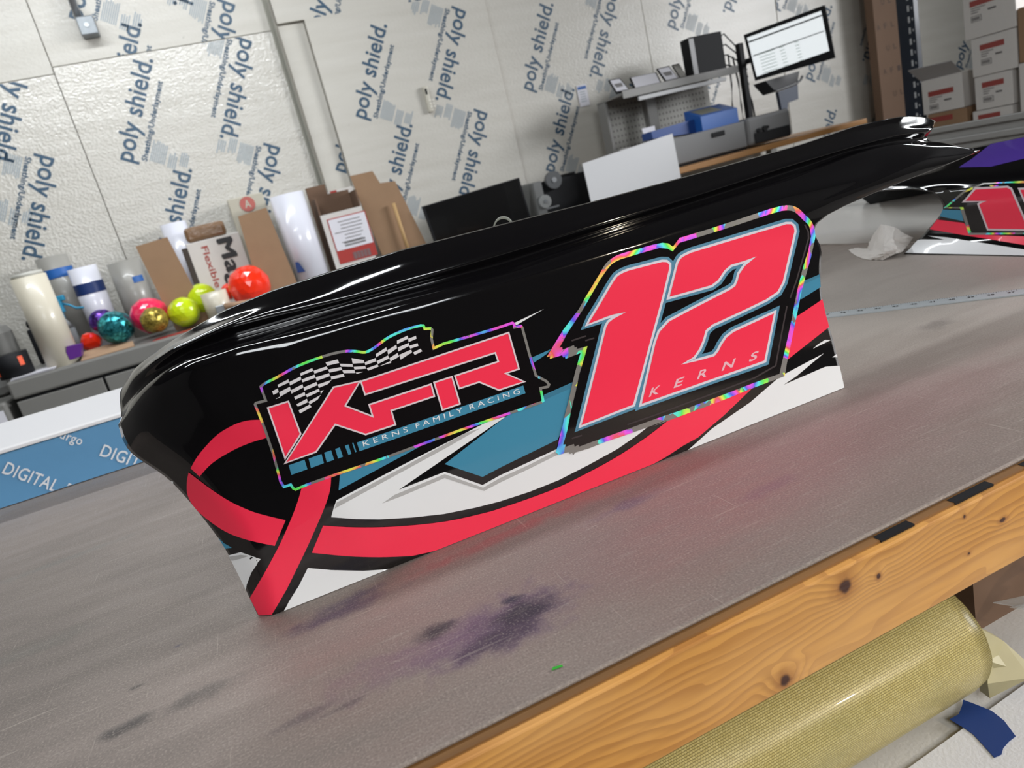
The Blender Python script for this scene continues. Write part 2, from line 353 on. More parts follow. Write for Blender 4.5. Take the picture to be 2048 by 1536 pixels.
def woven_material():
    m = mat('woven_gold_wrap', '#bfae6c', rough=0.33, coat=.15); nt, b = nodes_of(m); tc = N(nt, 'ShaderNodeTexCoord').outputs['UV']
    br = N(nt, 'ShaderNodeTexBrick', Scale=1.0); mp = N(nt, 'ShaderNodeMapping'); mp.inputs['Scale'].default_value = (190, 120, 1); nt.links.new(tc, mp.inputs[0]); nt.links.new(mp.outputs[0], br.inputs['Vector'])
    br.inputs['Color1'].default_value = lin('#b9a867'); br.inputs['Color2'].default_value = lin('#cabb7d'); br.inputs['Mortar'].default_value = lin('#857746'); br.inputs['Mortar Size'].default_value = .035
    tco = N(nt, 'ShaderNodeTexCoord').outputs['Object']; n = noise(nt, tco, 9, 4, (1, 2, 2))
    nt.links.new(mixcol(nt, ramp(nt, n, .45, .75, 0, .45), br.outputs[0], lin('#8f8a5c')), b.inputs['Base Color'])
    bp = N(nt, 'ShaderNodeBump', Strength=.8, Distance=.0012); nt.links.new(br.outputs['Fac'], bp.inputs['Height']); nt.links.new(bp.outputs[0], b.inputs['Normal']); return m
def glitter_material(name, col, sc, rough=.25):
    m = mat(name, col, rough=rough, metal=.75); nt, b = nodes_of(m); tc = N(nt, 'ShaderNodeTexCoord').outputs['Object']
    vo = N(nt, 'ShaderNodeTexVoronoi', Scale=float(sc)); nt.links.new(tc, vo.inputs['Vector']); sp = N(nt, 'ShaderNodeSeparateColor'); nt.links.new(vo.outputs['Color'], sp.inputs[0])
    c = lin(col); nt.links.new(mixcol(nt, sp.outputs[0], tuple(x*.35 for x in c[:3])+(1,), tuple(min(1, x*2.6+.05) for x in c[:3])+(1,)), b.inputs['Base Color'])
    bp = N(nt, 'ShaderNodeBump', Strength=.8, Distance=.004); nt.links.new(sp.outputs[1], bp.inputs['Height']); nt.links.new(bp.outputs[0], b.inputs['Normal']); return m
M_black = mat('gloss_black', '#0b0a0c', rough=.07, coat=.6, spec=.5)
M_vblack = mat('vinyl_black', '#0e0b0d', rough=.12, coat=.35)
M_coral = mat('vinyl_coral', '#f5304e', rough=.3, coat=.25); M_teal = mat('vinyl_teal', '#3f86a4', rough=.3, coat=.25)
M_white = mat('vinyl_white', '#e4e5e6', rough=.28, coat=.3); M_grey = mat('vinyl_grey', '#b0afae', rough=.3, coat=.2)
M_pale = mat('vinyl_pale_outline', '#dccbd0', rough=.3); M_dgrey = mat('vinyl_dark_grey', '#3a3234', rough=.3)
M_tealo = mat('vinyl_steel_blue', '#5386a0', rough=.3); M_holo = holo_material()
M_ink = mat('board_ink', '#3c566c', rough=.45, vary=.25, bscale=30); M_ink2 = mat('board_fine_print', '#97a3ab', rough=.5)
M_grey_metal = mat('grey_painted_metal', '#83827f', rough=.45, vary=.05); M_counter = mat('grey_laminate', '#7b7a76', rough=.4, vary=.06, bscale=9)
M_kraft = mat('kraft_cardboard', '#94765a', rough=.75, vary=.1, bscale=14); M_kraft2 = mat('kraft_cardboard_dark', '#6d5442', rough=.8, vary=.12, bscale=12)
M_blackp = mat('black_plastic', '#141518', rough=.6, spec=.25); M_wpaper = mat('white_paper', '#dcdbe2', rough=.5); M_wbox = mat('white_carton', '#cfcbc6', rough=.6, vary=.03)
M_red = mat('print_red', '#a8352f', rough=.5); M_text = mat('print_black', '#2b2a2c', rough=.5); M_btape = mat('blue_tape', '#1f5ea8', rough=.5)
M_dbtape = mat('dark_blue_tape', '#17336b', rough=.45); M_navy = mat('navy_plastic', '#1c2c45', rough=.5); M_cream = mat('cream_vinyl_roll', '#cfc8b6', rough=.35, coat=.2)
M_steel = mat('bright_steel', '#b8bcc0', rough=.28, metal=.9); M_conc = mat('concrete_floor', '#6f6b66', rough=.8, vary=.2, bscale=4)
M_dark = mat('dark_ceiling', '#3b3a39', rough=.9); M_wallp = mat('painted_wall', '#4b4946', rough=.85, vary=.1, bscale=3)
M_greyfilm = mat('grey_film', '#97958f', rough=.35, coat=.2); M_wgloss = mat('glossy_white_film', '#dfe0ea', rough=.22, coat=.4)
# ------------------------------------------------------------------ room shell
WY = 4.86
X0, X1, YF, ZF, ZC = -3.2, 8.2, -2.6, -0.9, 2.5
struct('floor', MB().box((X0-.1, YF-.1, ZF-.1), (X1+.1, WY+.2, ZF)), M_conc)
struct('ceiling', MB().box((X0-.1, YF-.1, ZC), (X1+.1, WY+.2, ZC+.1)), M_dark)
struct('wall_back', MB().box((X0-.1, WY, ZF), (X1+.1, WY+.15, ZC)), mat('pale_sheathing', '#c9c5ba', rough=.5, vary=.05, bscale=3))
struct('wall_left', MB().box((X0-.15, YF, ZF), (X0, WY, ZC)), M_wallp)
struct('wall_right', MB().box((X1, YF, ZF), (X1+.15, WY, ZC)), M_wallp)
struct('wall_front', MB().box((X0-.1, YF-.15, ZF), (X1+.1, YF, ZC)), M_wallp)
for i, (lx, ly, lw) in enumerate(LAMPS):
    t = thing('ceiling_lamp', ['long ceiling tube lamp above the metal work table', 'long ceiling tube lamp close to the foam board wall', 'long ceiling tube lamp over the computer corner'][i], 'lamp', (lx, ly, 2.4))
    MB().box((lx-lw/2, ly-.1, 2.36), (lx+lw/2, ly+.1, ZC), .01).build('lamp_housing', M_grey_metal, t)
    for s in (-.05, .05): MB().tube((lx-lw/2+.03, ly+s, 2.345), (lx+lw/2-.03, ly+s, 2.345), .013, n=10).build('tube', mat('lit_tube', '#ffffff', emit=6.0), t)
def added_window(name, x0, x1, y0, y1, z0, z1, axis):  # unseen frame and glowing pane, added around a fill light
    t = struct(name, (MB().box((x0, y0, z0-.06), (x1, y1, z0)).box((x0, y0, z1), (x1, y1, z1+.06)).box((x0, y0, z0), (x1 if axis == 'x' else x0+.06, y0+.06 if axis == 'x' else y1, z1)).box((x0 if axis == 'x' else x1-.06, y1-.06 if axis == 'x' else y0, z0), (x1, y1, z1))), mat('window_frame_white', '#d8d8d4', rough=.5))
    MB().box((x0+.03 if axis == 'x' else x0+.06, y0+.06 if axis == 'x' else y0+.02, z0), (x0+.035 if axis == 'x' else x1-.06, y1-.06 if axis == 'x' else y0+.025, z1)).build('added_pane', mat('glow_pane', '#e6efff', emit=.8), t)
added_window('added_window_1', X1-.06, X1-.001, -2.3, 1.3, 1.0, 2.35, 'x')  # added out of view behind the side fill
added_window('added_window_2', -.75, 1.15, YF+.001, YF+.06, 1.1, 2.4, 'y')  # added out of view behind the front fill
# foam boards with printing -------------------------------------------
_main = text2d('poly shield.', .018, 1.02); _sub = text2d('Sheathing/Underlayment', .03, 1.06)
def board_print(mb, c, flip, rect, y):
    """one printed motif centred on photo pixel c, cut to the board rectangle (x0, z0, x1, z1)"""
    p = Gy(c[0], c[1], y); a = math.radians(60.3+(180 if flip else 0)); ux = Vector((math.cos(a), 0, math.sin(a))); uy = Vector((-math.sin(a), 0, math.cos(a)))
    bm = bmesh.new(); L = .6
    def put(t, x, yy, wd, hh, mi):
        vs, fs = t; x0, _, x1, _ = t2_bounds(vs); sx = wd/(x1-x0); bv = [bm.verts.new(p+ux*(x-L/2+(q[0]-x0)*sx)+uy*(yy+q[1]*hh/.74)) for q in vs]
        for f in fs:
            try: g = bm.faces.new([bv[i] for i in f]); g.material_index = mi
            except ValueError: pass
    put(_main, 0, -.038, L, .104, 0); put(_sub, .03, -.108, L*.78, .031, 0)
    rnd = random.Random(int(c[0]*7+c[1]))
    for col_, (xa, xb, ya, yb, st) in enumerate(((.04, .17, -.20, -.125, .0105), (.03, .13, -.26, -.215, .012), (.06, .15, -.32, -.275, .012))):
        yy = ya
        while yy < yb:
            xe = xb-rnd.random()*.03; q = [bm.verts.new(p+ux*(x-L/2)+uy*z) for x, z in ((xa, yy), (xe, yy), (xe, yy+st*.5), (xa, yy+st*.5))]
            bm.faces.new(q).material_index = 1; yy += st
    for co, no in (((rect[0], 0, 0), (-1, 0, 0)), ((rect[2], 0, 0), (1, 0, 0)), ((0, 0, rect[1]), (0, 0, -1)), ((0, 0, rect[3]), (0, 0, 1))):
        bmesh.ops.bisect_plane(bm, geom=bm.verts[:]+bm.edges[:]+bm.faces[:], plane_co=co, plane_no=no, clear_outer=True)
    me = bpy.data.meshes.new('t'); bm.to_mesh(me); bm.free(); mb.bm.from_mesh(me); bpy.data.meshes.remove(me)
M_foil = foil_board_material('film_faced_board', .32, .25, 1.0); M_foil2 = foil_board_material('satin_board', .10, .38, .15)
BOARDS = [  # x0, z0, x1, z1, front y, material, label, [(px,py,flip)]
 (-1.80, ZF, -.595, 1.50, 4.825, M_foil, 'film-faced foam board behind the cream roll, lower left of the wall', [(78, 419, 1), (20, 222, 1), (-60, 330, 0)]),
 (-1.80, 1.505, -.595, ZC, 4.83, M_foil2, 'blank upper foam board, topmost left corner of the wall', []),
 (-.590, ZF, .628, 1.535, 4.822, M_foil, 'shiny bubbly foam board with four blue prints behind the cardboard boxes', [(271, 219, 0), (474, 180, 1), (350, 434, 0), (531, 388, 1)]),
 (-.590, 1.54, .628, ZC, 4.828, M_foil2, 'upper foam board behind the steel conduit box', [(248, 148, 0), (169, -72, 0), (440, 108, 1), (382, -92, 1)]),
 (.665, ZF, .822, 1.56, 4.84, M_foil2, 'recessed foam board showing beside the metal channel strip', [(700, 250, 0)]),
 (.665, 1.568, 2.0, ZC, 4.82, M_foil2, 'small upper foam board above the proud board', [(650, -25, 0), (850, -85, 1)]),
 (.827, ZF, 2.008, 1.565, 4.80, M_foil2, 'smooth foam board standing proud of the wall with the remote on it', [(741, 141, 0), (903, 112, 1), (793, 337, 0), (947, 312, 1), (900, 520, 0)]),
 (2.012, ZF, 3.20, ZC, 4.82, M_foil2, 'foam board behind the pegboard shelf with the small paper notice', [(1076, 92, 0), (1209, 72, 1), (1119, 259, 0), (1255, 255, 1)]),
 (3.204, ZF, 4.385, ZC, 4.822, M_foil2, 'foam board behind the black computer tower', [(1362, -28, 0), (1475, -53, 1), (1410, 180, 0)]),
 (4.389, ZF, 5.40, ZC, 4.82, M_foil2, 'foam board behind the lit monitor', [(1568, -62, 0), (1637, 84, 0), (1647, 289, 0), (1752, 52, 1), (1768, 232, 1)]),
 (5.404, ZF, 7.6, ZC, 4.82, M_foil2, 'foam board behind the stacked white cartons', [(1936, 66, 0), (2080, 20, 1)]),
]
for x0, z0, x1, z1, y, m, lab, pr in BOARDS:
    t = thing('foam_board', lab, 'wall board', ((x0+x1)/2, WY, z0))
    MB().box((x0, y, z0), (x1, WY, z1), .002).build('board', m, t)
    if pr:
        for px, py, fl in pr:
            mb = MB(); board_print(mb, (px, py), fl, (x0+.003, z0, x1-.003, z1-.003), y-.0012)
            if mb.bm.faces: mb.build('printed_motif', [M_ink, M_ink2], t, fix=False)
def seam(name, px0, px1, wd, m, y0=4.80):
    a = Gy(px0[0], px0[1], y0); b = Gy(px1[0], px1[1], y0); x = (a.x+b.x)/2
    mb = MB().box((x-wd, y0, ZF), (x-wd*.55, 4.84, ZC)).box((x+wd*.55, y0, ZF), (x+wd, 4.84, ZC)).box((x-wd*.55, y0+.02, ZF), (x+wd*.55, 4.84, ZC)); struct(name, mb, m)
seam('trim_1', (525, 0), (640, 353), .013, mat('dull_aluminium', '#86857b', rough=.4, metal=.5))
# things fixed to the wall
t = thing('junction_box', 'grey steel electrical box with a conduit, fixed high on the wall', 'electrical box', Gy(180, 55, 4.8))
a = Gy(152, 38, 4.78); b = Gy(200, 70, 4.78); MB().box((a.x, 4.74, b.z), (b.x, 4.825, a.z), .006).build('box', mat('galvanised_steel', '#8d9296', rough=.45, metal=.6, vary=.15), t)
c = (a+b)/2; MB().tube((c.x, 4.742, c.z), (c.x, 4.735, c.z), .012).build('knockout', M_steel, t)
MB().tube((c.x-.03, 4.78, a.z), (c.x-.03, 4.78, ZC), .02).build('conduit', M_steel, t)
t = thing('remote_control', 'small white remote control hanging on the foam board', 'remote control', Gy(857, 200, 4.79))
a = Gy(842, 174, 4.79); b = Gy(872, 223, 4.79); MB().box((a.x+.005, 4.765, b.z), (b.x-.02, 4.80, a.z), .01).build('case', mat('aged_white_plastic', '#c6c2b4', rough=.5), t)
MB().box((a.x+.025, 4.761, a.z-.055), (b.x-.045, 4.7665, a.z-.02), .001).build('display', M_blackp, t)
for i in range(3):
    for j in range(2): MB().box((a.x+.02+.022*j, 4.761, a.z-.10-.02*i), (a.x+.034+.022*j, 4.7665, a.z-.09-.02*i), .001).build('button', mat('button_white', '#dedbd0'), t)
t = thing('paper_notice', 'small white paper notice with a blue heading, taped on the wall beside the shelf', 'notice', Gy(1165, 190, 4.81))
a = Gy(1152, 172, 4.815); b = Gy(1180, 210, 4.815); MB().box((a.x, 4.812, b.z), (b.x, 4.8165, a.z)).build('sheet', M_wpaper, t)
mb = MB()
mb.box((a.x+.006, 4.810, a.z-.03), (b.x-.006, 4.8115, a.z-.01))
mb.build('heading', M_btape, t)
mb = MB()
for i in range(5): mb.box((a.x+.015, 4.810, a.z-.05-.016*i), (b.x-.02, 4.8115, a.z-.045-.016*i))
mb.build('fine_print', M_ink2, t)
# ------------------------------------------------------------------ work table
T = thing('work_table', 'long metal-topped work table with a pine front rail', 'table', (.3, 1.1, ZF))
TY0, TY1, TX0, TX1 = .400, 1.95, -1.7, 2.35
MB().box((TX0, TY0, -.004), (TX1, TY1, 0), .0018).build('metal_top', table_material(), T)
MB().box((TX0, .4265, -.022), (TX1, TY1, -.0045)).build('plywood_layer', wood_material('plywood_edge', '#a97f4c', '#5a3d22'), T)
MB().box((TX0, .3925, -.0062), (TX1, .4260, -.0045)).build('plywood_edge_strip', mat('dark_plywood_edge', '#7d5830', rough=.6, vary=.6, bscale=30, stretch=(.1, 1, 1)), T)
KN = [(1690, 1172, .386, .012, .010, .6), (1757, 1152, .386, .0035, .004, .35), (1571, 1360, .386, .009, .0085, .9), (1938, 1107, .386, .0025, .002, .1), (1929, 1033, .386, .0025, .003, .1), (2005, 1040, .386, .006, .0035, .3)]
MB().box((TX0, .386, -.083), (TX1, .424, -.0065), .0015).build('front_rail', wood_material('pine_rail', '#cf9448', '#9a6028', KN), T)
for x0_, x1_ in ((.391, .427), (.473, .518), (.559, .60)): MB().box((x0_, .3915, -.0061), (x1_, .3995, -.0042)).build('spacer', M_blackp, T)
for x in (TX0+.1, TX1-.15):
    for y in (.42, TY1-.12): MB().box((x, y, ZF), (x+.09, y+.09, -.0225), .003).build('leg', MATS['pine_rail'], T)
MB().box((TX0+.1, .25, -.292), (TX1-.1, TY1-.1, -.275), .002).build('lower_shelf', mat('shelf_plywood', '#8a6a45', rough=.7, vary=.15), T)
# roll of gold woven wrap on the lower shelf
t = thing('wrapped_roll', 'thick roll in shiny gold woven wrap lying under the front rail', 'roll', (.1, .47, -.272))
R_, ax, az = .062, .475, -.205
bm = bmesh.new(); uvl = bm.loops.layers.uv.new(); n = 64; xs = [-1.3, -.6, -.1, .2, .35, .45, .515, .532]; rr = [1, 1, 1, 1.004, .998, 1.0, 1.0, .965]
ring = [[bm.verts.new((x, ax+math.cos(2*math.pi*k/n)*R_*q*(1+.006*math.sin(5*k+9*x)), az+math.sin(2*math.pi*k/n)*R_*q)) for k in range(n)] for x, q in zip(xs, rr)]
for i in range(len(xs)-1):
    for k in range(n):
        f = bm.faces.new((ring[i][k], ring[i+1][k], ring[i+1][(k+1) % n], ring[i][(k+1) % n])); f.smooth = True
        for l, (u_, v_) in zip(f.loops, ((xs[i], k), (xs[i+1], k), (xs[i+1], k+1), (xs[i], k+1))): l[uvl].uv = (u_, v_/n*.39)
bm.faces.new(ring[-1]); bm.faces.new(list(reversed(ring[0]))); M_woven = woven_material()
link('roll_body', bm, M_woven, t)
mb = MB(); cx, cy, cz = .532, ax, az
F0 = [Vector((.528, ax-.058, az-.005)), Vector((.532, ax-.045, az+.03)), Vector((.575, ax-.04, az-.012)), Vector((.583, ax-.055, az-.03)), Vector((.575, ax-.065, az-.04)), Vector((.535, ax-.052, az-.052)), Vector((.53, ax-.055, az-.03))]
mb.prism(F0, (0, .01, .002)); mb.build('folded_end_flap', mat('wrap_inside', '#a9a07a', rough=.5, vary=.1), t)
# white boards, blue tape, cartons on the shelf below
t = tag(MB().box((.12, .405-.2, -.2745), (1.5, .52, -.266), .001).build('dusty_board', mat('canvas_white', '#c4c0ba', rough=.75, bump=.1, bscale=300)), 'dusty white panel lying under the gold roll on the lower shelf', 'panel')
p = [Gz(2048, 1385, -.262), Gz(1700, 1600, -.262)]
t = tag(MB().prism([(p[0].x+.3, p[0].y+.02, -.2655), (p[1].x-.1, p[1].y-.012, -.2655), (p[1].x-.1, p[1].y-.2, -.2655), (p[0].x+.3, p[0].y-.2, -.2655)], (0, 0, .004)).build('bright_board', mat('bright_canvas', '#dcdcde', rough=.6, bump=.1, bscale=320)), 'brighter white panel overlapping the dusty one below the blue tape', 'panel')
mb = MB(); q = Z(1300, 1040, 2.738)((1715, 985), (1770, 1005), (1870, 1045), (1940, 1100), (2003, 1185), (1965, 1215), (1935, 1250), (1925, 1285), (1885, 1302), (1830, 1240), (1770, 1175), (1720, 1140), (1640, 1092), (1690, 1065), (1708, 1020))
mb.prism([Gz(x, y, -.2610) for x, y in q], (0, 0, .0003)); tag(mb.build('masking_tape', mat('dark_blue_masking_tape', '#1d3c7c', rough=.5)), 'torn piece of dark blue masking tape joining the two white panels', 'tape')
t = thing('shipping_carton', 'open brown carton with a clear bag on the shelf under the table', 'box', (.85, .75, -.272))
MB().box((.62, .50, -.272), (1.25, .51, -.16)).box((.62, .51, -.272), (.63, 1.0, -.16)).box((1.24, .51, -.272), (1.25, 1.0, -.16)).box((.63, .99, -.272), (1.24, 1.0, -.16)).box((.63, .51, -.272), (1.24, .99, -.268)).build('carton_body', M_kraft2, t)
mb = MB(); mb.prism([(.70, .498, -.19), (.83, .495, -.17), (.95, .495, -.20), (.9, .495, -.235), (.78, .495, -.232)], (0, -.001, 0)); mb.build('packing_tape', mat('tan_tape', '#b98d62', rough=.35), t)
mb = MB(); rnd = random.Random(3); pts = [(.60+.03*i, .425+.006*math.sin(i*2.1), -.19+.02*math.cos(i*1.7)) for i in range(8)]
for a_, b_ in zip(pts, pts[1:]): mb.prism([a_, b_, (b_[0]+.01, b_[1]+.03, b_[2]-.03), (a_[0]-.01, a_[1]+.03, a_[2]-.02)], (0, 0, .001))
tag(mb.build('plastic_bag', mat('clear_plastic', '#cfd2d0', rough=.15, alpha=.35)), 'crumpled clear plastic bag over the open brown carton', 'bag')
MB().box((.66, .44, -.157), (1.9, .485, -.10), .002).build('stretcher', mat('dark_pine', '#8a5f33', rough=.6, vary=.2, bscale=20, stretch=(.1, 1, 1)), T)
# ------------------------------------------------------------------ printed blue and white box on the table
a = Gy(0, 1021, 1.47); t = thing('long_printed_box', 'long white box with a blue printed front lying on the table', 'box', (-.8, 1.66, 0))
MB().box((-1.45, 1.47, 0), (.25, 1.86, .100), .004).build('carton', mat('white_board_box', '#d9d8da', rough=.55), t)
mb = MB().box((-1.447, 1.4685, .002), (.247, 1.4698, .098)); mb.build('blue_front', mat('blue_print', '#6097c0', rough=.5, vary=.04), t)
mb = MB().box((-1.448, 1.462, .0965), (.248, 1.482, .1035), .0015); mb.build('lid_edge', mat('white_lid', '#e3e2e3', rough=.5), t)
M_pw = mat('print_white', '#e6e8ea')
def boxtext(body, pa, pb, hpx):
    A = Gy(*pa, 1.4675); B = Gy(*pb, 1.4675); ux = (B-A); wd = ux.length; ux.normalize(); uy = Vector((-ux.z, 0, ux.x)); mb = MB(); flat_text(mb, body, A, ux, uy, wd, hpx, .012, 1.08)
    for co, no in (((0, 0, .003), (0, 0, -1)), ((0, 0, .0955), (0, 0, 1))): bmesh.ops.bisect_plane(mb.bm, geom=mb.bm.verts[:]+mb.bm.edges[:]+mb.bm.faces[:], plane_co=co, plane_no=no, clear_outer=True)
    mb.build('printed_word', M_pw, t, fix=False)
Z6 = Z(0, 640, 3.84)
boxtext('DIGITAL', Z6((12, 1175))[0], Z6((420, 1320))[0], .023); boxtext('D', Z6((478, 1335))[0], Z6((545, 1362))[0], .023)
boxtext('DIGITAL', Z6((762, 1040))[0], Z6((1185, 1178))[0], .023); boxtext('urgo', Z6((455, 905))[0], Z6((620, 962))[0], .0165)
# ------------------------------------------------------------------ main body panel
def row(pts): return [(p, w_) for p, w_ in [((q[0], q[1]), (Gz(q[0], q[1], 0) if q[2] is None else Gy(q[0], q[1], q[2]))) for q in pts]]
RA = [(516, 1231, None), (545, 1231.8, None), (785, 1136, None), (1000, 1050.7, None), (1309, 927.5, None), (1500, 851, None), (1689, 776, None)]
RB0 = [(472, 1140, .683), (510, 1118, .668), (700, 1035, .662), (1000, 915, .66), (1309, 790, .66), (1669, 690, .66)]
RB1 = [(433, 1071, .69), (480, 1045, .672), (640, 975, .664), (1000, 850, .662), (1309, 740, .662), (1645, 600, .662)]
RB2 = [(344, 965, .71), (390, 940, .685), (540, 870, .669), (800, 775, .666), (1200, 650, .665), (1643, 505, .665)]
RC0 = [(262, 905, .725), (300, 870, .70), (400, 790, .68), (560, 725, .671), (800, 655, .668), (1200, 542, .667), (1655, 430, .667)]
RC = [(238, 856, .742), (268, 828, .712), (310, 782, .695), (383, 735, .682), (469, 705, .676), (591, 675, .673), (700, 646, .671), (900, 589, .671), (1100, 532, .671), (1400, 440, .671), (1600, 382, .671), (1741, 354, .668), (1848, 317, .662), (1939, 311, .66)]
RD = [(240.5, 841, .757), (258, 811, .732), (290, 774, .715), (325, 745, .705), (371, 718, .699), (468, 686, .692), (600, 651, .69), (800, 597, .688), (1000, 544, .688), (1400, 416, .688), (1600, 355, .688), (1733, 308, .688), (1800, 289, .688), (1888, 284, .688), (1936, 299, .668)]
RE = [(242, 829, .768), (262, 796, .745), (300, 757, .73), (371, 708, .716), (468, 674, .71), (600, 637, .706), (800, 582, .705), (1000, 529, .705), (1400, 402, .705), (1600, 338, .705), (1700, 302, .705), (1790, 284, .705), (1858, 281, .705)]
RF = [(239.5, 802, .778), (262, 766, .748), (300, 731, .728), (351, 697, .714), (407, 672, .706), (468, 647, .702), (542, 627, .7), (700, 591, .7), (900, 535, .7), (1093, 478, .7), (1400, 386, .7), (1600, 322, .7), (1727, 286, .7), (1800, 266, .7), (1864, 259, .7)]
RG0 = [(240, 786, .785), (264, 750, .757), (299, 722, .743), (348, 688, .732), (444, 640, .724), (542, 602, .72), (669, 566, .718), (800, 528, .716), (976, 482, .716), (1181, 430, .716), (1400, 368, .716), (1600, 306, .716), (1712, 268, .716), (1800, 249, .716), (1868, 250, .716)]
RG = [(243, 778, .79), (268, 738, .768), (298, 714, .757), (346, 680, .748), (444, 622, .742), (542, 581, .74), (669, 540, .74), (800, 500, .74), (976, 455, .74), (1181, 404, .74), (1400, 345, .74), (1600, 289, .74), (1709, 252, .74), (1797, 233, .738), (1830, 231.5, .737), (1858, 235, .735), (1871, 242, .733)]
G = grid_surface([row(r_) for r_ in (RA, RB0, RB1, RB2, RC0, RC, RD, RE, RF, RG0, RG)], 220, 6)
for k in range(len(G[0])): G[0][k].z = 0.0005
P = thing('body_panel', 'glossy black race car side panel with coral number 12 standing on the table', 'car body panel', (.3, .66, 0))
bm = grid_bm(G); bmesh.ops.recalc_face_normals(bm, faces=bm.faces)
cf = bm.faces[len(bm.faces)//2]
if cf.normal.dot(CAM-cf.calc_center_median()) < 0: bmesh.ops.reverse_faces(bm, faces=bm.faces)
SK = Skin(bm); shell = link('shell', bm, M_black, P)
md = shell.modifiers.new('thickness', 'SOLIDIFY'); md.thickness = .003; md.offset = -1
def part(name, m, fn, parent):
    mb = MB(); fn(mb); return mb.build(name, m, parent, fix=False)
# printed wrap, bottom layer upwards
edge = lambda x: (x, 1232-(x-545)*.3985-.6)
WHITE = [
 Z1((598, 1305), (1000, 1090), (1540, 815), (1650, 785), (985, 1240), (1270, 1128), (1505, 1210))+Zb((0, 668), (300, 530), (575, 402), (720, 330), (1300, 140), (1520, 168), (1400, 262), (1200, 400), (900, 565), (600, 718), (300, 838), (0, 935))+Z5((1900, 605), (1700, 645), (1500, 667), (1300, 678), (1150, 676), (1000, 665), (1015, 610)),
 Z5((363, 903), (440, 882), (562, 925), (505, 1010), (463, 1120), (425, 1040), (392, 965)),
 Z5((855, 980), (1000, 993), (1200, 998), (1400, 985))+[edge(760), edge(700), edge(640), edge(568)]+Z5((740, 1185), (800, 1090)),
 [edge(1376), edge(1450), edge(1550), edge(1630), (1688.5, 775)]+Z8((1762, 610), (1740, 470), (1685, 292), (1430, 308), (1380, 320), (620, 650), (860, 490), (1375, 60), (640, 450), (480, 560), (0, 975))+Z2((1130, 1480),),
 Z8((1530, 135), (1620, 75), (1645, 130)), Z2((1755, 985), (1790, 955), (1830, 930), (1867, 931)), Z1((1700, 205), (1885, 118), (1715, 218)), Z5((5, 442), (20, 443), (16, 462))]
for q_ in WHITE: part('white_graphic_or_stand_in', M_white, lambda mb: SK.add(mb, q_, 1), P)
for q_ in (
 Z1((588, 1356), (600, 1318), (1000, 1105), (1400, 886), (1490, 858), (1300, 968), (950, 1158)), Z1((880, 1325), (960, 1270), (1270, 1142), (1508, 1226))+Zb((0, 695), (300, 558), (560, 428), (600, 452), (300, 600), (0, 742))+Z1((1515, 1246), (1270, 1166), (1000, 1280)),
 Z5((366, 910), (440, 898), (490, 905), (440, 922), (385, 935))): part('grey_shadow_graphic', M_grey, lambda mb: SK.add(mb, q_, 2), P)
TEAL = [Z1((1270, 1080), (1650, 785), (1895, 650))+[(1087, 790), (1146, 764), (1128, 850)]+Zb((590, 302), (0, 590))+Z1((1505, 1160),), Zc((545, 468), (880, 322), (800, 405), (575, 560)), Z1((612, 1243), (1110, 975), (1000, 955), (622, 1120)),
        Z8b((600, 525), (800, 460), (1016, 362), (1040, 690), (550, 1000), (470, 1000)), Z5((300, 792), (335, 825), (385, 855), (340, 860))]
for q_ in TEAL: part('teal_graphic', M_teal, lambda mb: SK.add(mb, q_, 1), P)
M_teald = mat('vinyl_teal_dark', '#3a7690', rough=.3, coat=.25)
for q_ in (Zc((760, 1150), (752, 1112), (1225, 905), (1215, 990), (780, 1180)), Z8b((640, 520), (1012, 366), (1020, 430), (640, 610))): part('teal_shade_stripe', M_teald, lambda mb: SK.add(mb, q_, 2), P)
RIB = [smooth2(Z5((130, 360), (165, 298), (220, 228), (300, 148), (400, 90), (480, 65), (560, 60)))+Z5((640, 120),)+smooth2(Z5((600, 172), (500, 202), (400, 245), (300, 303), (240, 350), (185, 412))),
       smooth2(Z5((118, 386), (107, 450), (113, 530), (160, 610), (250, 690), (350, 755), (450, 795), (550, 822), (650, 842)))+smooth2(Z5((718, 683), (600, 655), (500, 625), (380, 570), (270, 500), (190, 440))),
       smooth2(Z5((950, 716), (1150, 727), (1400, 722), (1700, 692), (1950, 638))+Zb((0, 1005), (300, 903), (600, 788), (900, 640), (1200, 475), (1500, 275), (1720, 105)))+Z2((1300, 1200), (1500, 900), (1645, 790), (1815, 677), (1854, 850), (1600, 1050), (1500, 1130), (1390, 1218), (1200, 1400), (1040, 1536))+Zb((1880, 360), (1700, 478))+[edge(1306), edge(1200), edge(1100), edge(1000), edge(920), edge(872)]+smooth2(Z5((1500, 905), (1300, 912), (1100, 906), (880, 885))),
       smooth2(Z5((820, 470), (795, 560), (762, 650), (728, 730), (680, 835), (590, 1005), (498, 1165)))+Z5((552, 1272), (632, 1270))+smooth2(Z5((725, 1110), (835, 885), (905, 730), (958, 605), (992, 500), (1000, 410))) ]
for q_ in RIB: part('coral_ribbon', M_coral, lambda mb: SK.add(mb, q_, 3), P)
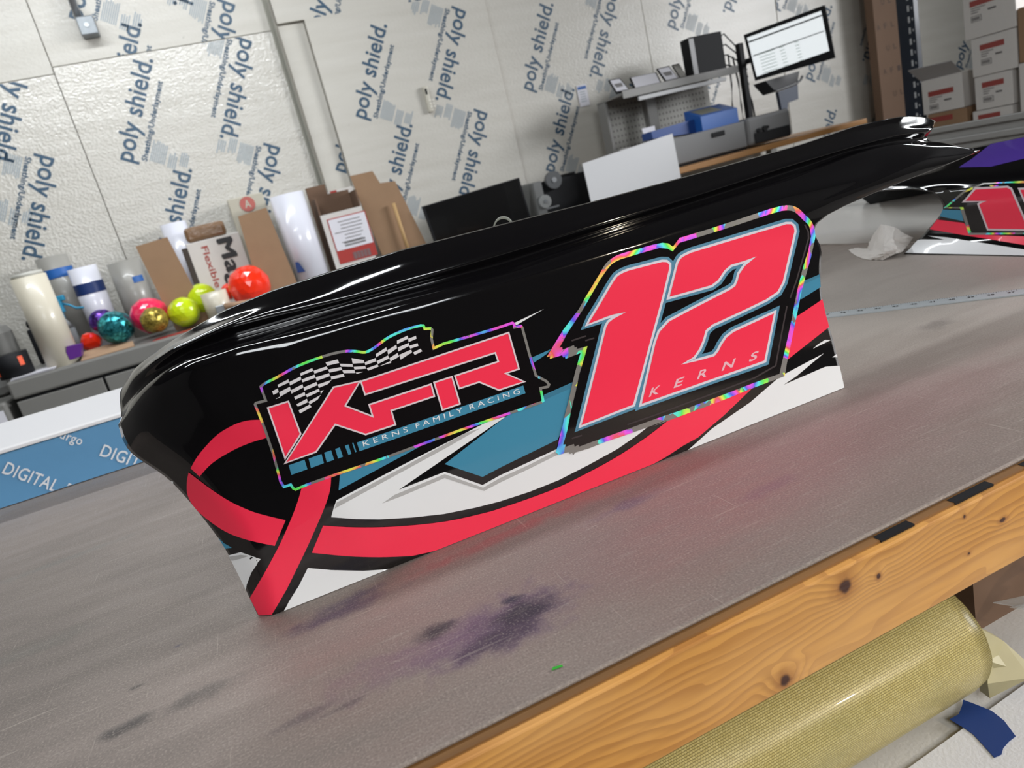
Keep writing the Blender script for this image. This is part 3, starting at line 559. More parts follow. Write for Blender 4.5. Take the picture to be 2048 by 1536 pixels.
# --- club sticker
K_OUT = smooth2(Z1((120, 597), (150, 572), (220, 537), (350, 466), (520, 402), (640, 373), (720, 372), (775, 378), (830, 350), (900, 297), (960, 265), (1040, 232), (1120, 212)), k=3)+Z1((1143, 214), (1150, 232), (1185, 230), (1200, 245), (1195, 300), (1206, 350), (1260, 325), (1400, 285), (1570, 235), (1690, 195), (1706, 205), (1708, 222), (1745, 215), (1757, 230), (1800, 390), (1841, 525), (1905, 560), (1925, 585), (1915, 606), (1872, 615), (1888, 690), (1872, 703), (1720, 755), (1500, 830), (1330, 890), (880, 1055), (600, 1150), (415, 1215), (345, 1245), (325, 1235), (312, 1215), (270, 1230), (245, 1190), (200, 1020), (150, 870), (85, 708), (95, 694), (150, 680))
def inset(pts, d):
    P_ = [Vector(p) for p in pts]; n = len(P_); A = sum(P_[i].x*P_[(i+1) % n].y-P_[(i+1) % n].x*P_[i].y for i in range(n)); s = 1 if A > 0 else -1; out = []
    for i in range(n):
        d1 = (P_[i]-P_[i-1]).normalized(); d2 = (P_[(i+1) % n]-P_[i]).normalized(); n1 = Vector((-d1.y, d1.x))*s; n2 = Vector((-d2.y, d2.x))*s; m = n1+n2
        m = m.normalized() if m.length > 1e-4 else n1; out.append(tuple(P_[i]+m*d*min(1.6, 1/max(.3, m.dot(n1)))))
    return out
K_IN = inset(K_OUT, 5.2)
ST = part('club_sticker_border', M_holo, lambda mb: SK.add(mb, K_OUT, 5, 7), P)
ST['label'] = 'holographic rainbow sticker border'
part('sticker_backing', M_vblack, lambda mb: SK.add(mb, K_IN, 6), ST)
KS = [Z1((173, 730), (300, 690), (376, 892), (281, 1043)), Z1((280, 1072), (579, 602), (744, 564), (652, 717), (822, 783), (800, 710), (1184, 583), (1204, 658), (937, 747), (963, 834), (779, 895), (590, 833), (471, 1003)),
      Z1((749, 566), (1664, 264), (1728, 489), (1645, 517), (1762, 568), (1604, 620), (1482, 570), (1358, 610), (1331, 532), (1600, 443), (1581, 389), (775, 648)), Z1((1202, 573), (1313, 537), (1363, 705), (1254, 743))]
part('club_letters', M_coral, lambda mb: [SK.add(mb, p_, 7.5) for p_ in KS], ST)
part('letter_outline', M_pale, lambda mb: [SK.stroke(mb, p_, 3.2, 8.5) for p_ in KS], ST)
CH = [Zd(*q) for q in ([(283,975),(355,938),(368,985),(302,1020)],[(325,1075),(385,1040),(388,1052)],[(355,890),(492,820),(500,860),(360,925)],[(375,985),(512,915),(522,965),(385,1045)],[(503,855),(648,785),(655,825),(512,900)],[(522,960),(672,885),(682,925),(530,1005)],[(640,745),(795,678),(808,712),(650,775)],[(660,825),(825,760),(838,800),(672,860)],[(685,925),(850,855),(862,895),(695,965)],[(565,1045),(698,985),(708,1025),(580,1080)],[(715,1015),(880,940),(892,975),(728,1050)],[(595,1140),(728,1070),(738,1115),(612,1170)],[(745,1110),(905,1020),(865,1080),(765,1140)],[(622,1220),(765,1140),(785,1175),(640,1258)],[(812,712),(980,655),(995,690),(825,748)],[(838,795),(1012,742),(1022,780),(852,840)],[(865,888),(1042,828),(1000,880),(880,930)],[(900,970),(940,960),(905,1010)],[(965,605),(1120,568),(1140,612),(985,648)],[(1000,695),(1165,665),(1178,700),(1015,735)],[(1030,785),(1195,750),(1210,785),(1042,825)],[(1145,622),(1310,628),(1318,662),(1162,658)],[(1180,705),(1335,700),(1345,740),(1195,742)],[(1298,550),(1455,578),(1462,612),(1312,620)],[(1325,662),(1472,652),(1485,685),(1335,695)],[(1350,735),(1450,725),(1365,752)],[(1465,605),(1605,548),(1615,590),(1475,640)],[(1492,680),(1632,630),(1642,660),(1510,710)],[(1605,500),(1742,412),(1750,455),(1612,540)],[(1618,590),(1765,515),(1778,555),(1635,625)],[(1650,655),(1790,590),(1805,610)],[(1755,450),(1870,380),(1878,425),(1765,505)],[(1782,550),(1885,485),(1905,530),(1795,595)],[(1878,325),(2015,262),(2022,300),(1880,370)],[(1888,415),(2028,355),(2035,395),(1895,465)],[(1910,520),(2060,440),(2070,475),(1925,570)])]+[Ze(*q) for q in ([(215,345),(310,310),(315,345),(220,385)],[(228,430),(328,398),(340,432),(240,465)],[(275,510),(365,465),(385,495),(295,540)],[(105,540),(240,480),(255,515),(130,585)])]
part('checkered_flag', mat('vinyl_flag_white', '#dad6d8', rough=.3), lambda mb: [SK.add(mb, p_, 7) for p_ in CH], ST)
part('teal_band', M_teal, lambda mb: [SK.add(mb, p_, 7) for p_ in (Z1((724, 945), (1755, 592), (1769, 640), (741, 999)), Z1((303, 1085), (400, 1052), (418, 1110), (320, 1145)), Z1((425, 1045), (505, 1016), (520, 1073), (440, 1103)), Z1((522, 1008), (565, 993), (583, 1052), (538, 1068)), Z1((590, 985), (618, 975), (638, 1033), (608, 1045)), Z1((650, 965), (672, 957), (690, 1015), (672, 1022)), Z1((695, 948), (702, 945), (722, 1002), (714, 1006)))], ST)
def club_text(mb):
    for body, a_, b_ in (('K E R N S', (765, 970), (1042, 876)), ('F A M I L Y', (1092, 858), (1382, 757)), ('R A C I N G', (1425, 742), (1735, 640))):
        SK.text(mb, body, Z1(a_)[0], Z1(b_)[0], (-3.2+1.2, -9.6), 8.2, spacing=1.0, offset=0)
part('club_lettering', M_white, club_text, ST)
# --- number sticker
N_OUT = smooth2(Z2((430, 520), (470, 455), (530, 410), (600, 385)), k=3)[:-1]+Z2((600, 385), (760, 340), (820, 328), (855, 332), (884, 352), (925, 298), (1100, 245), (1300, 180), (1480, 120))+smooth2(Z2((1560, 99), (1610, 96), (1660, 113), (1700, 150), (1740, 190), (1762, 240), (1768, 290)), k=3)+Z2((1755, 350), (1740, 420), (1700, 560), (1680, 640), (1650, 790), (1615, 960), (1590, 1080), (1578, 1155), (1390, 1225), (1180, 1310), (960, 1392), (760, 1466))+Zf((1640, 1140), (1380, 1240), (1100, 1340), (830, 1430), (630, 1510))+Zb((770, 432), (748, 458), (738, 435), (715, 448), (700, 428), (600, 457), (568, 432), (590, 360), (610, 260), (640, 150))+Zf((300, 1140), (345, 960), (385, 800), (410, 680), (450, 520), (500, 340), (515, 293), (322, 368), (316, 345), (292, 350), (278, 322), (120, 368), (125, 335), (80, 345))+Zf((150, 230), (290, 0))+Z2((300, 740), (345, 660))
N_IN = smooth2(Z2((430, 560), (500, 465), (560, 430)), k=3)+Z2((700, 388), (800, 360), (850, 364), (882, 382), (925, 328), (1100, 275), (1300, 212), (1480, 152))+smooth2(Z2((1560, 130), (1610, 128), (1650, 145), (1690, 185), (1728, 225), (1740, 290)), k=3)+Z2((1722, 380), (1690, 480), (1655, 620), (1622, 790), (1590, 940), (1560, 1070), (1545, 1140), (1390, 1195), (1180, 1276), (960, 1358))+Zf((1560, 1105), (1370, 1172), (1050, 1290), (640, 1437), (498, 1490), (492, 1465), (440, 1490), (430, 1455), (330, 1490), (325, 1462), (292, 1462), (345, 1280), (400, 1000), (450, 800), (500, 560), (575, 310), (603, 205), (470, 240), (468, 215), (440, 222), (430, 192), (285, 250), (280, 215), (243, 225), (265, 190), (345, 40))+Z2((330, 735),)
SN = part('number_sticker_border', M_holo, lambda mb: SK.add(mb, N_OUT, 5, 7), P); SN['label'] = 'holographic rainbow sticker border'
part('sticker_backing', M_vblack, lambda mb: SK.add(mb, N_IN, 6), SN)
C1 = smooth2(Z2((358, 830), (430, 712), (520, 560), (560, 522), (610, 500)), k=3)+Z2((815, 447), (842, 448), (858, 462), (858, 490), (815, 665), (635, 1330), (316, 1457), (332, 1405), (470, 850), (485, 822), (515, 798), (592, 757), (520, 770), (478, 783))
C2 = Z2((862, 662), (915, 455))+smooth2(Z2((915, 455), (940, 418), (1000, 388)), k=3)[1:]+Z2((1585, 212), (1612, 212), (1630, 228), (1635, 255), (1625, 300))+Z2((1562, 570), (1530, 630), (1460, 678), (1300, 755), (1125, 835), (1085, 870), (1068, 930), (1045, 985), (1010, 1035), (932, 1083), (1040, 1058), (1140, 1030), (1165, 1000), (1185, 960), (1215, 915), (1260, 880), (1508, 765), (1448, 1058), (690, 1325), (775, 950), (800, 880), (860, 815), (1000, 740), (1235, 620), (1270, 595), (1285, 560), (1295, 520), (1330, 470), (1400, 412), (1330, 438), (1240, 465), (1200, 500), (1160, 560), (1120, 590))
part('number_outer_outline', M_tealo, lambda mb: [SK.stroke(mb, p_, 21, 7, lim=1.9) for p_ in (C1, C2)], SN)
part('number_inner_outline', mat('vinyl_pale_blue_white', '#d9d3dc', rough=.3), lambda mb: [SK.stroke(mb, p_, 9.5, 8, lim=2.0) for p_ in (C1, C2)], SN)
part('number_twelve', M_coral, lambda mb: [SK.add(mb, p_, 9.2) for p_ in (C1, C2)], SN)
part('driver_lettering', mat('vinyl_pink_white', '#e8b4be', rough=.3), lambda mb: [SK.text(mb, ch, Z2((x_, y_))[0], Z2((x_+w_, y_-w_*.36))[0], (6.2, -17.5), 10.2, offset=.02) for ch, x_, y_, w_ in (('K', 732, 1283, 60), ('E', 885, 1228, 50), ('R', 1030, 1175, 58), ('N', 1182, 1122, 70), ('S', 1350, 1066, 48))], SN)
for q_ in (Z2((1700, 215), (1722, 260), (1724, 300), (1690, 420), (1650, 560), (1610, 670)), Z2((1590, 720), (1555, 900), (1520, 1090), (1390, 1165), (1180, 1245), (960, 1325), (760, 1400), (600, 1455)), Z2((255, 935), (345, 905)), Z2((340, 935), (395, 918)), Zf((400, 1385), (530, 1345))): part('shadow_streak', M_dgrey, lambda mb: SK.stroke(mb, q_, 3.0, 7, closed=False), SN)
# ------------------------------------------------------------------ second panel, across the table end
def rowx(pts): return [((q[0], q[1]), (Gz(q[0], q[1], .0008) if q[2] is None else Gx(q[0], q[1], q[2]))) for q in pts]
P2 = thing('body_panel', 'second race car panel in purple and coral at the right end of the table', 'car body panel', (1.25, .9, 0))
L0 = [(1808, 508, None), (1850, 509, None), (1930, 510, None), (2048, 512.5, None), (2250, 518, None)]
L1 = [(1843, 472, 1.262), (1900, 473, 1.262), (2048, 470, 1.262), (2250, 470, 1.262)]
L2 = [(1886, 418, 1.265), (1940, 412, 1.262), (2048, 405, 1.262), (2250, 395, 1.262)]
L3 = [(1864, 385, 1.27), (1930, 378, 1.266), (2048, 364, 1.266), (2250, 340, 1.266)]
U0 = [(1692, 387, 1.28), (1760, 381, 1.275), (1825, 377, 1.272), (1864, 385, 1.27), (1930, 378, 1.266), (2048, 364, 1.266), (2250, 340, 1.266)]
U1 = [(1694, 379, 1.30), (1780, 364, 1.29), (1864, 359, 1.285), (2048, 341, 1.28), (2250, 316, 1.28)]
U2 = [(1735, 362, 1.37), (1830, 340, 1.35), (1930, 325, 1.34), (2048, 310, 1.33), (2250, 284, 1.33)]
U3 = [(1780, 335, 1.44), (1850, 312, 1.43), (1935, 296, 1.42), (2048, 273, 1.42), (2250, 240, 1.42)]
bm = grid_bm(grid_surface([rowx(r_) for r_ in (L0, L1, L2, L3)], 60, 5)); b2 = grid_bm(grid_surface([rowx(r_) for r_ in (U0, U1, U2, U3)], 80, 6))
me = bpy.data.meshes.new('t'); b2.to_mesh(me); b2.free(); bm.from_mesh(me); bpy.data.meshes.remove(me)
bmesh.ops.remove_doubles(bm, verts=bm.verts, dist=.0005); bmesh.ops.recalc_face_normals(bm, faces=bm.faces)
SK2 = Skin(bm, .0005); s2 = link('shell', bm, M_black, P2); md = s2.modifiers.new('thickness', 'SOLIDIFY'); md.thickness = .003; md.offset = 0
md.offset = 1 if s2.data.polygons[10].normal.dot(CAM-s2.data.polygons[10].center) < 0 else -1
def clipx(pts): return [(min(2240, x), y) for x, y in pts]
part('white_graphic_or_stand_in', M_white, lambda mb: [SK2.add(mb, p_, 1) for p_ in (Z3b((1160, 1143), (1245, 1042), (1455, 1045), (1330, 1015), (1480, 1028), (2048, 1118), (2500, 1185), (2500, 1175), (2048, 1163)),)], P2)
part('coral_graphic', M_coral, lambda mb: [SK2.add(mb, p_, 2) for p_ in (Z3b((1345, 965), (1400, 893), (1600, 918), (1700, 1005), (2048, 1020), (2600, 1060), (2600, 1160), (2048, 1085), (1600, 1010)),)], P2)
part('teal_graphic', M_teal, lambda mb: [SK2.add(mb, p_, 2) for p_ in (Z3b((1440, 818), (1580, 822), (1600, 905), (1420, 868)),)], P2)
SN2 = part('number_sticker_border', M_holo, lambda mb: SK2.add(mb, Z3b((1450, 808), (1600, 680), (1745, 622), (2000, 608), (2700, 600), (2700, 1000), (2048, 1003), (1640, 1008), (1575, 810)), 3, 7), P2)
part('sticker_backing', M_vblack, lambda mb: SK2.add(mb, Z3b((1480, 800), (1610, 692), (1755, 632), (2000, 620), (2690, 612), (2690, 988), (2048, 990), (1660, 992), (1600, 798)), 4), SN2)
D1 = Z3b((1620, 752), (1695, 668), (1930, 655), (1955, 668), (2085, 962), (1790, 958), (1722, 780), (1738, 768), (1780, 752)); D2 = Z3b((2030, 670), (2500, 660), (2560, 960), (2160, 962))
part('number_outline', M_pale, lambda mb: [SK2.stroke(mb, p_, 8, 5) for p_ in (D1, D2)], SN2)
part('number_digits', M_coral, lambda mb: [SK2.add(mb, p_, 6) for p_ in (D1, D2)], SN2)
part('purple_graphic', mat('vinyl_purple', '#5b3fa8', rough=.2, coat=.6), lambda mb: [SK2.add(mb, p_, 1) for p_ in (Z3b((1560, 505), (1660, 440), (1800, 330), (2048, 280), (2500, 200), (2500, 330), (2048, 440), (1800, 500)),)], P2)
part('white_graphic_or_stand_in', M_white, lambda mb: SK2.add(mb, Z3b((775, 655), (900, 592), (1060, 545), (1190, 492), (1110, 545), (1010, 603), (880, 622)), 1), P2)  # white patch added to stand for the pale panel behind, not print
# white unprinted panel seen through the wheel arch
P3 = thing('bare_body_panel', 'unprinted glossy white car body panel lying behind the wheel arch of the second panel', 'car body panel', (1.4, 1.3, 0))
W0 = [(1600, 490, None), (1700, 489.5, None), (1760, 488, None), (1860, 484, None)]
W1 = [(1600, 466, 1.345), (1700, 463, 1.33), (1760, 460, 1.32), (1900, 455, 1.30)]
W2 = [(1600, 424, 1.36), (1700, 421, 1.345), (1760, 420, 1.335), (1900, 416, 1.315)]
W3 = [(1600, 412, 1.37), (1700, 409, 1.36), (1760, 404, 1.35), (1900, 392, 1.33)]
W4 = [(1600, 404, 1.40), (1700, 398, 1.40), (1760, 392, 1.39), (1900, 370, 1.37)]
W5 = [(1600, 390, 1.44), (1700, 382, 1.44), (1760, 372, 1.43), (1900, 350, 1.41)]
bm = grid_bm(grid_surface([rowx(r_) for r_ in (W0, W1, W2, W3, W4, W5)], 50, 5)); bmesh.ops.recalc_face_normals(bm, faces=bm.faces); SK3 = Skin(bm, .0006)
s3 = link('shell', bm, mat('white_gelcoat', '#d4d2ce', rough=.16, coat=.6), P3); md = s3.modifiers.new('thickness', 'SOLIDIFY'); md.thickness = .003; md.offset = 1 if s3.data.polygons[5].normal.dot(CAM-s3.data.polygons[5].center) < 0 else -1
part('dark_opening', mat('opening_black', '#101012', rough=.7, spec=.2), lambda mb: [SK3.add(mb, Z3b((812, 698), (1100, 655), (1300, 662), (1385, 690), (1150, 735), (900, 782), (850, 745)), 2, 8)], P3)
# ------------------------------------------------------------------ small things on the table
def onz(pts, z=.001): return [Gz(x, y, z) for x, y in pts]
t = thing('steel_ruler', 'long steel ruler lying on the table right of the number panel', 'ruler', Gz(1850, 605))
A = Gz(1630, 628, .002); B = Gz(2048, 577, .002); A2 = Gz(1640, 636.5, .002); d = (B-A).normalized(); nrm = Vector((d.y, -d.x, 0)); wd = .030; B = B+d*.25
Q = [A, B, B+nrm*wd, A+nrm*wd]; MB().prism([Vector((v.x, v.y, .0002)) for v in Q], (0, 0, .0018)).build('blade', mat('ruler_steel', '#b4babd', rough=.4, metal=.15), t)
mb = MB(); L_ = (B-A).length; k = 0
while k*.0254/8 < L_:
    l_ = .007 if k % 8 == 0 else (.005 if k % 4 == 0 else .0032); p0 = A+d*(k*.0254/8); mb.poly([Vector((v.x, v.y, .0021)) for v in (p0, p0+d*.0006, p0+d*.0006+nrm*l_, p0+nrm*l_)]); k += 1
mb.build('tick_marks', M_text, t, fix=False)
mb = MB()
for k in range(1, int(L_/.0254)): flat_text(mb, str(48-k), A+d*(k*.0254-.012)+nrm*.0165+Vector((0, 0, .00025)), d, -nrm, height=.0065, offset=.02)
mb.build('inch_numbers', M_text, t, fix=False)
# crumpled paper towel
rnd = random.Random(11)
top = [(1697, 500, 0), (1712, 496, .004), (1735, 497, .006), (1745, 470, .035), (1763, 449, .062), (1790, 455, .052), (1812, 470, .032), (1828, 476, .022), (1812, 495, .008), (1805, 503, .012), (1783, 512, .006), (1765, 521, 0), (1735, 520, 0), (1710, 512, 0)]
mb = MB(); ring_ = []
for (x, y, z) in top: ring_.append(Gz(x, y, max(.0005, z)))
inner = [Gz(1745, 502, .014), Gz(1768, 490, .028), Gz(1785, 478, .036), Gz(1795, 498, .018), Gz(1770, 505, .018)]
n = len(ring_); vr = [mb.bm.verts.new(p) for p in ring_]; vi = [mb.bm.verts.new(p) for p in inner]
conn = [0, 0, 0, 0, 1, 2, 2, 2, 3, 3, 4, 4, 0, 0]
for i in range(n):
    j = (i+1) % n; a_, b_ = conn[i], conn[j]
    mb.bm.faces.new((vr[i], vr[j], vi[a_]))
    if a_ != b_: mb.bm.faces.new((vr[j], vi[b_], vi[a_]))
mb.bm.faces.new((vi[0], vi[1], vi[4])); mb.bm.faces.new((vi[1], vi[2], vi[3])); mb.bm.faces.new((vi[1], vi[3], vi[4]))
bmesh.ops.subdivide_edges(mb.bm, edges=mb.bm.edges, cuts=4, use_grid_fill=True)
for v in mb.bm.verts: v.co += Vector((rnd.uniform(-1, 1)*.0012, rnd.uniform(-1, 1)*.0012, abs(rnd.uniform(-1, 1))*.0016))
o = mb.build('paper_towel', mat('tissue', '#cfc9c3', rough=.85, bump=.2, bscale=300)); md = o.modifiers.new('thickness', 'SOLIDIFY'); md.thickness = .0012
tag(o, 'crumpled white paper towel on the table by the wheel arch', 'paper towel')
tag(MB().prism(onz([(1104, 1341), (1106, 1335), (1124, 1330), (1126, 1333)], .0005), (0, 0, .0004)).build('tape_scrap', mat('green_scrap', '#2ba52c', rough=.5)), 'tiny bright green scrap on the metal table top', 'scrap')
# clamp behind the top edge
c = Gy(1003, 447, .77)
mb = MB(); n = 14
for i in range(n):
    t0 = math.pi*(i/n); t1 = math.pi*((i+1)/n)
    q = [Vector((c.x+math.cos(s_)*.0125*rr_, .768, c.z-.006+math.sin(s_)*.0125*rr_)) for s_, rr_ in ((t0, 1), (t1, 1), (t1, .86), (t0, .86))]; mb.prism(q, (.012, .03, 0))
mb.box((c.x-.0125, .768, .002), (c.x-.0105, .80, c.z-.006)); mb.box((c.x+.0105, .768, .002), (c.x+.0125, .80, c.z-.006))
tag(mb.build('metal_strap', mat('dull_strap', '#8b9088', rough=.35, metal=.6)), 'grey metal strap hoop peeking over the panel top edge', 'strap')
# grey ribbed beam at the table end
t = thing('ribbed_beam', 'long grey ribbed plastic beam standing on edge at the far right table end', 'beam', (2.0, 1.3, 0))
MB().box((2.0, .3, 0), (2.09, 1.9, .178), .004).build('beam_body', M_grey_metal, t)
for z in (.045, .085, .13, .168): MB().box((1.992, .302, z), (2.0005, 1.898, z+.018), .003).build('rib', M_grey_metal, t)
# ------------------------------------------------------------------ counter along the wall
CZ = .012; CY = 4.0
cl = -1.19; cr = 2.02
t = thing('counter', 'grey laminate counter with drawers running along the foam board wall', 'counter', (.4, 4.3, ZF))
MB().box((cl, CY, -.078), (cr, 4.79, CZ), .012).build('countertop', M_counter, t)
MB().box((cl+.03, CY+.03, ZF), (cr, 4.79, -.0785), .004).build('carcass', M_blackp, t)
x = cl+.01
for i, w_ in enumerate((.385, .56, .56, .56, .56, .55)):
    d = MB().box((x, CY+.002, -.34), (x+w_, CY+.0295, -.092), .004).build('drawer', M_counter, t)
    MB().box((x+w_*.35, CY-.012, -.20), (x+w_*.65, CY+.0015, -.188), .003).build('handle', M_grey_metal, d)
    MB().box((x, CY+.002, ZF+.08), (x+w_, CY+.0295, -.352), .004).build('drawer', M_counter, t); x += w_+.012
t = thing('cabinet', 'grey cabinet with a small white label left of the counter', 'cabinet', (-1.6, 4.3, ZF))
MB().box((-2.1, 4.0, ZF), (-1.225, 4.79, -.075), .012).build('body', M_counter, t)
MB().box((-1.32, 3.996, -.19), (-1.245, 3.9998, -.11)).build('paper_label', M_wpaper, t)
def depth_at(p): return (p-CAM).dot(_f)
def roll(name, label, cat, top, base, wpx, y, m, hollow=True, z0=CZ):
    a = Gy(top[0], top[1], y); b = Gy(base[0], base[1], y); x = (a.x+b.x)/2; r = wpx/2*depth_at(a)/FPX
    t = thing(name, label, cat, (x, y, z0)); mb = MB()
    if hollow: mb.hollow((x, y, z0), (x, y, a.z), r, min(.012, r*.3), 40)
    else: mb.tube((x, y, z0), (x, y, a.z), r, n=40)
    mb.build('roll_body', m, t); return t, x, y, r, a.z
def band(t, x, y, r, z, hgt, m, name='tape_band', ang=(0, 2*math.pi)):
    mb = MB(); n = 40; R = r+.0015; pts = []
    for i in range(n+1):
        a_ = ang[0]+(ang[1]-ang[0])*i/n; pts.append((mb.bm.verts.new((x+math.cos(a_)*R, y+math.sin(a_)*R, z)), mb.bm.verts.new((x+math.cos(a_)*R, y+math.sin(a_)*R, z+hgt))))
    for p_, q_ in zip(pts, pts[1:]): mb.bm.faces.new((p_[0], q_[0], q_[1], p_[1])).smooth = True
    mb.build(name, m, t)
t, x, y, r, z = roll('cream_roll', 'fat upright cream vinyl roll with a clear cap, front left of the counter', 'roll', (62, 552), (118, 715), 64, 4.12, M_cream, False)
MB().tube((x, y, z), (x, y, z+.02), r*.92, r*.86).build('cap', mat('cloudy_cap', '#b9b8b0', rough=.3), t)
t, x, y, r, z = roll('white_roll', 'white roll with a bright blue tape band behind the spray bottle', 'roll', (107, 512), (165, 680), 58, 4.66, M_greyfilm)
band(t, x, y, r, z-.12, .05, M_btape)
t, x, y, r, z = roll('white_roll', 'white roll with a dark blue tape band between the spray bottle and the grey roll', 'roll', (167, 534), (222, 690), 54, 4.52, M_wgloss)
band(t, x, y, r, z-.145, .06, M_dbtape)
t, x, y, r, z = roll('grey_roll', 'plain grey film roll with one small blue tape patch', 'roll', (248, 522), (292, 645), 62, 4.62, M_greyfilm)
band(t, x, y, r, z-.13, .035, M_btape, 'tape_patch', (math.radians(-75), math.radians(-35)))
t, x, y, r, z = roll('white_tube', 'slim glossy white roll standing behind the first cardboard sheet', 'roll', (347, 446), (400, 600), 50, 4.70, M_wgloss)
t, x, y, r, z = roll('large_white_roll', 'largest glossy white roll, tallest of the counter, with a blue tape corner', 'roll', (577, 388), (635, 600), 68, 4.45, M_wgloss)
mb = MB(); q = [Gy(590, 524, y-r-.001), Gy(597, 524, y-r-.001), Gy(611, 543, y-r-.001), Gy(595, 546, y-r-.001)]; mb.prism(q, (0, -.001, 0)); mb.build('tape_corner', M_dbtape, t)
# black canister with orange marks, loose sheets below
t = tag(MB().box((-1.17, 4.015, CZ), (-.98, 4.2, CZ+.006)).box((-1.16, 4.005, CZ+.0065), (-.97, 4.16, CZ+.011)).build('paper_stack', M_wpaper), 'loose white sheets at the left end of the counter', 'paper')
c = Gy(33, 742, 4.09); t = thing('black_canister', 'short black canister with two orange marks on the counter end', 'canister', (c.x, 4.09, CZ+.0115))
MB().tube((c.x, 4.09, CZ+.0115), (c.x, 4.09, CZ+.125), .075, n=40).build('body', M_blackp, t)
org = mat('orange_mark', '#e8562a', rough=.5)
band(t, c.x, 4.09, .075, CZ+.06, .045, org, 'orange_mark', (math.radians(-55), math.radians(-38))); band(t, c.x, 4.09, .075, CZ+.03, .045, org, 'orange_mark', (math.radians(-150), math.radians(-135)))
t = tag(MB().box((-1.16, 4.55, CZ), (-1.03, 4.68, .21), .01).box((-1.155, 4.555, .21), (-1.035, 4.675, .26), .02).build('dark_bottle_case', M_blackp), 'black case with a rounded lid behind the black canister', 'case')
t = thing('grey_machine', 'grey rounded equipment housing at the left end of the wall', 'machine', (-1.45, 4.4, CZ))
MB().box((-1.75, 4.25, CZ-.085), (-1.245, 4.7, .28), .05).build('housing', M_grey_metal, t)
t = tag(MB().box((-1.02, 4.24, CZ), (-.93, 4.30, .15), .006).build('pale_box', mat('lilac_grey_box', '#8f92a3', rough=.5)), 'small pale lilac-grey box between the canister and the cream roll', 'box')
# spray bottle
c = Gy(125, 640, 4.38); t = thing('spray_bottle', 'clear spray bottle with a blue trigger head', 'bottle', (c.x, 4.38, CZ))
clr = mat('clear_bottle', '#a9adb0', rough=.12, alpha=.55)
MB().tube((c.x, 4.38, CZ), (c.x, 4.38, .17), .042, n=28).tube((c.x, 4.38, .17), (c.x, 4.38, .225), .042, .016, n=28).build('bottle_body', clr, t)
bl = mat('trigger_blue', '#2586ab', rough=.4)
MB().tube((c.x, 4.38, .225), (c.x, 4.38, .255), .018, n=20).box((c.x-.02, 4.355, .255), (c.x+.03, 4.405, .33), .008).box((c.x-.035, 4.36, .315), (c.x+.05, 4.40, .345), .006).build('trigger_head', bl, t)
MB().wire([(c.x+.03, 4.38, .30), (c.x+.06, 4.375, .285), (c.x+.085, 4.37, .262), (c.x+.12, 4.365, .255)], .006).build('trigger', bl, t)
# cardboard, boxes
def sheet(name, label, cat, q, y, th, m, z0=CZ):
    TL, TR, BR, BL = [Gy(p_[0], p_[1], y) for p_ in q]
    def down(a, b): k = (z0-a.z)/(b.z-a.z); return a+(b-a)*k
    BL = down(TL, BL); BR = down(TR, BR); return tag(MB().prism([TL, TR, BR, BL], (0, th, 0)).build(name, m), label, cat)
sheet('cardboard_sheet', 'small brown cardboard sheet standing between the grey roll and the lettered box', 'cardboard', ((271, 493), (334, 474), (392, 585), (325, 604)), 4.30, .012, M_kraft)
sheet('cardboard_sheet', 'brown cardboard sheet leaning left of the largest white roll', 'cardboard', ((476, 433), (532, 415), (592, 560), (520, 585)), 4.36, .03, M_kraft)
t = thing('magnet_box', 'white carton printed Mag and Flexible with a brown taped top', 'box', Gy(430, 600, 4.46))
a = Gy(371, 489, 4.46); b = Gy(465, 463, 4.46)
MB().box((a.x, 4.46, CZ), (b.x+.03, 4.60, a.z), .004).build('carton', M_wbox, t)
MB().box((a.x+.01, 4.47, a.z), (b.x-.03, 4.59, a.z+.085), .02).build('taped_top', mat('taped_kraft', '#7d6148', rough=.25, coat=.5, bump=.4, bscale=30), t)
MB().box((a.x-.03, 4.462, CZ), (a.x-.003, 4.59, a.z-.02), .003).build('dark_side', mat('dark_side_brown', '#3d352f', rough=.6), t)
mb = MB(); P_ = Gy(432, 481, 4.4585); [flat_text(mb, 'Mag', P_+Vector((dx_, -.0002*k_, dz_)), (0, 0, -1), (1, 0, 0), .262, .082, 0, 1.08) for k_, (dx_, dz_) in enumerate(((0, 0), (.006, -.004), (.003, .005), (.004, -.009)))]; mb.build('black_lettering', M_text, t, fix=False)
mb = MB(); P_ = Gy(402, 494, 4.4585); flat_text(mb, 'Flexible', P_, (0, 0, -1), (1, 0, 0), .24, .034, .012, 1.0); mb.build('red_lettering', mat('lettering_red', '#a3463f', rough=.5), t, fix=False)
t = thing('tall_white_carton', 'tall cream carton with a red circular mark behind the cardboard sheet', 'box', Gy(490, 420, 4.60))
a = Gy(453, 400, 4.60); b = Gy(522, 378, 4.60); MB().box((a.x, 4.60, CZ), (b.x, 4.78, a.z), .006).build('carton', mat('cream_carton', '#b9b4a4', rough=.6), t)
c = Gy(495, 408, 4.597); MB().tube((c.x, 4.6, c.z), (c.x, 4.5965, c.z), .043, n=32).build('red_circle', mat('dull_red_mark', '#b5625a', rough=.5), t)
mb = MB(); flat_text(mb, 'A', (c.x-.018, 4.5955, c.z-.02), (1, 0, 0), (0, 0, 1), .036, .042, .02); mb.build('circle_letter', mat('cream_carton', '#b9b4a4'), t, fix=False)
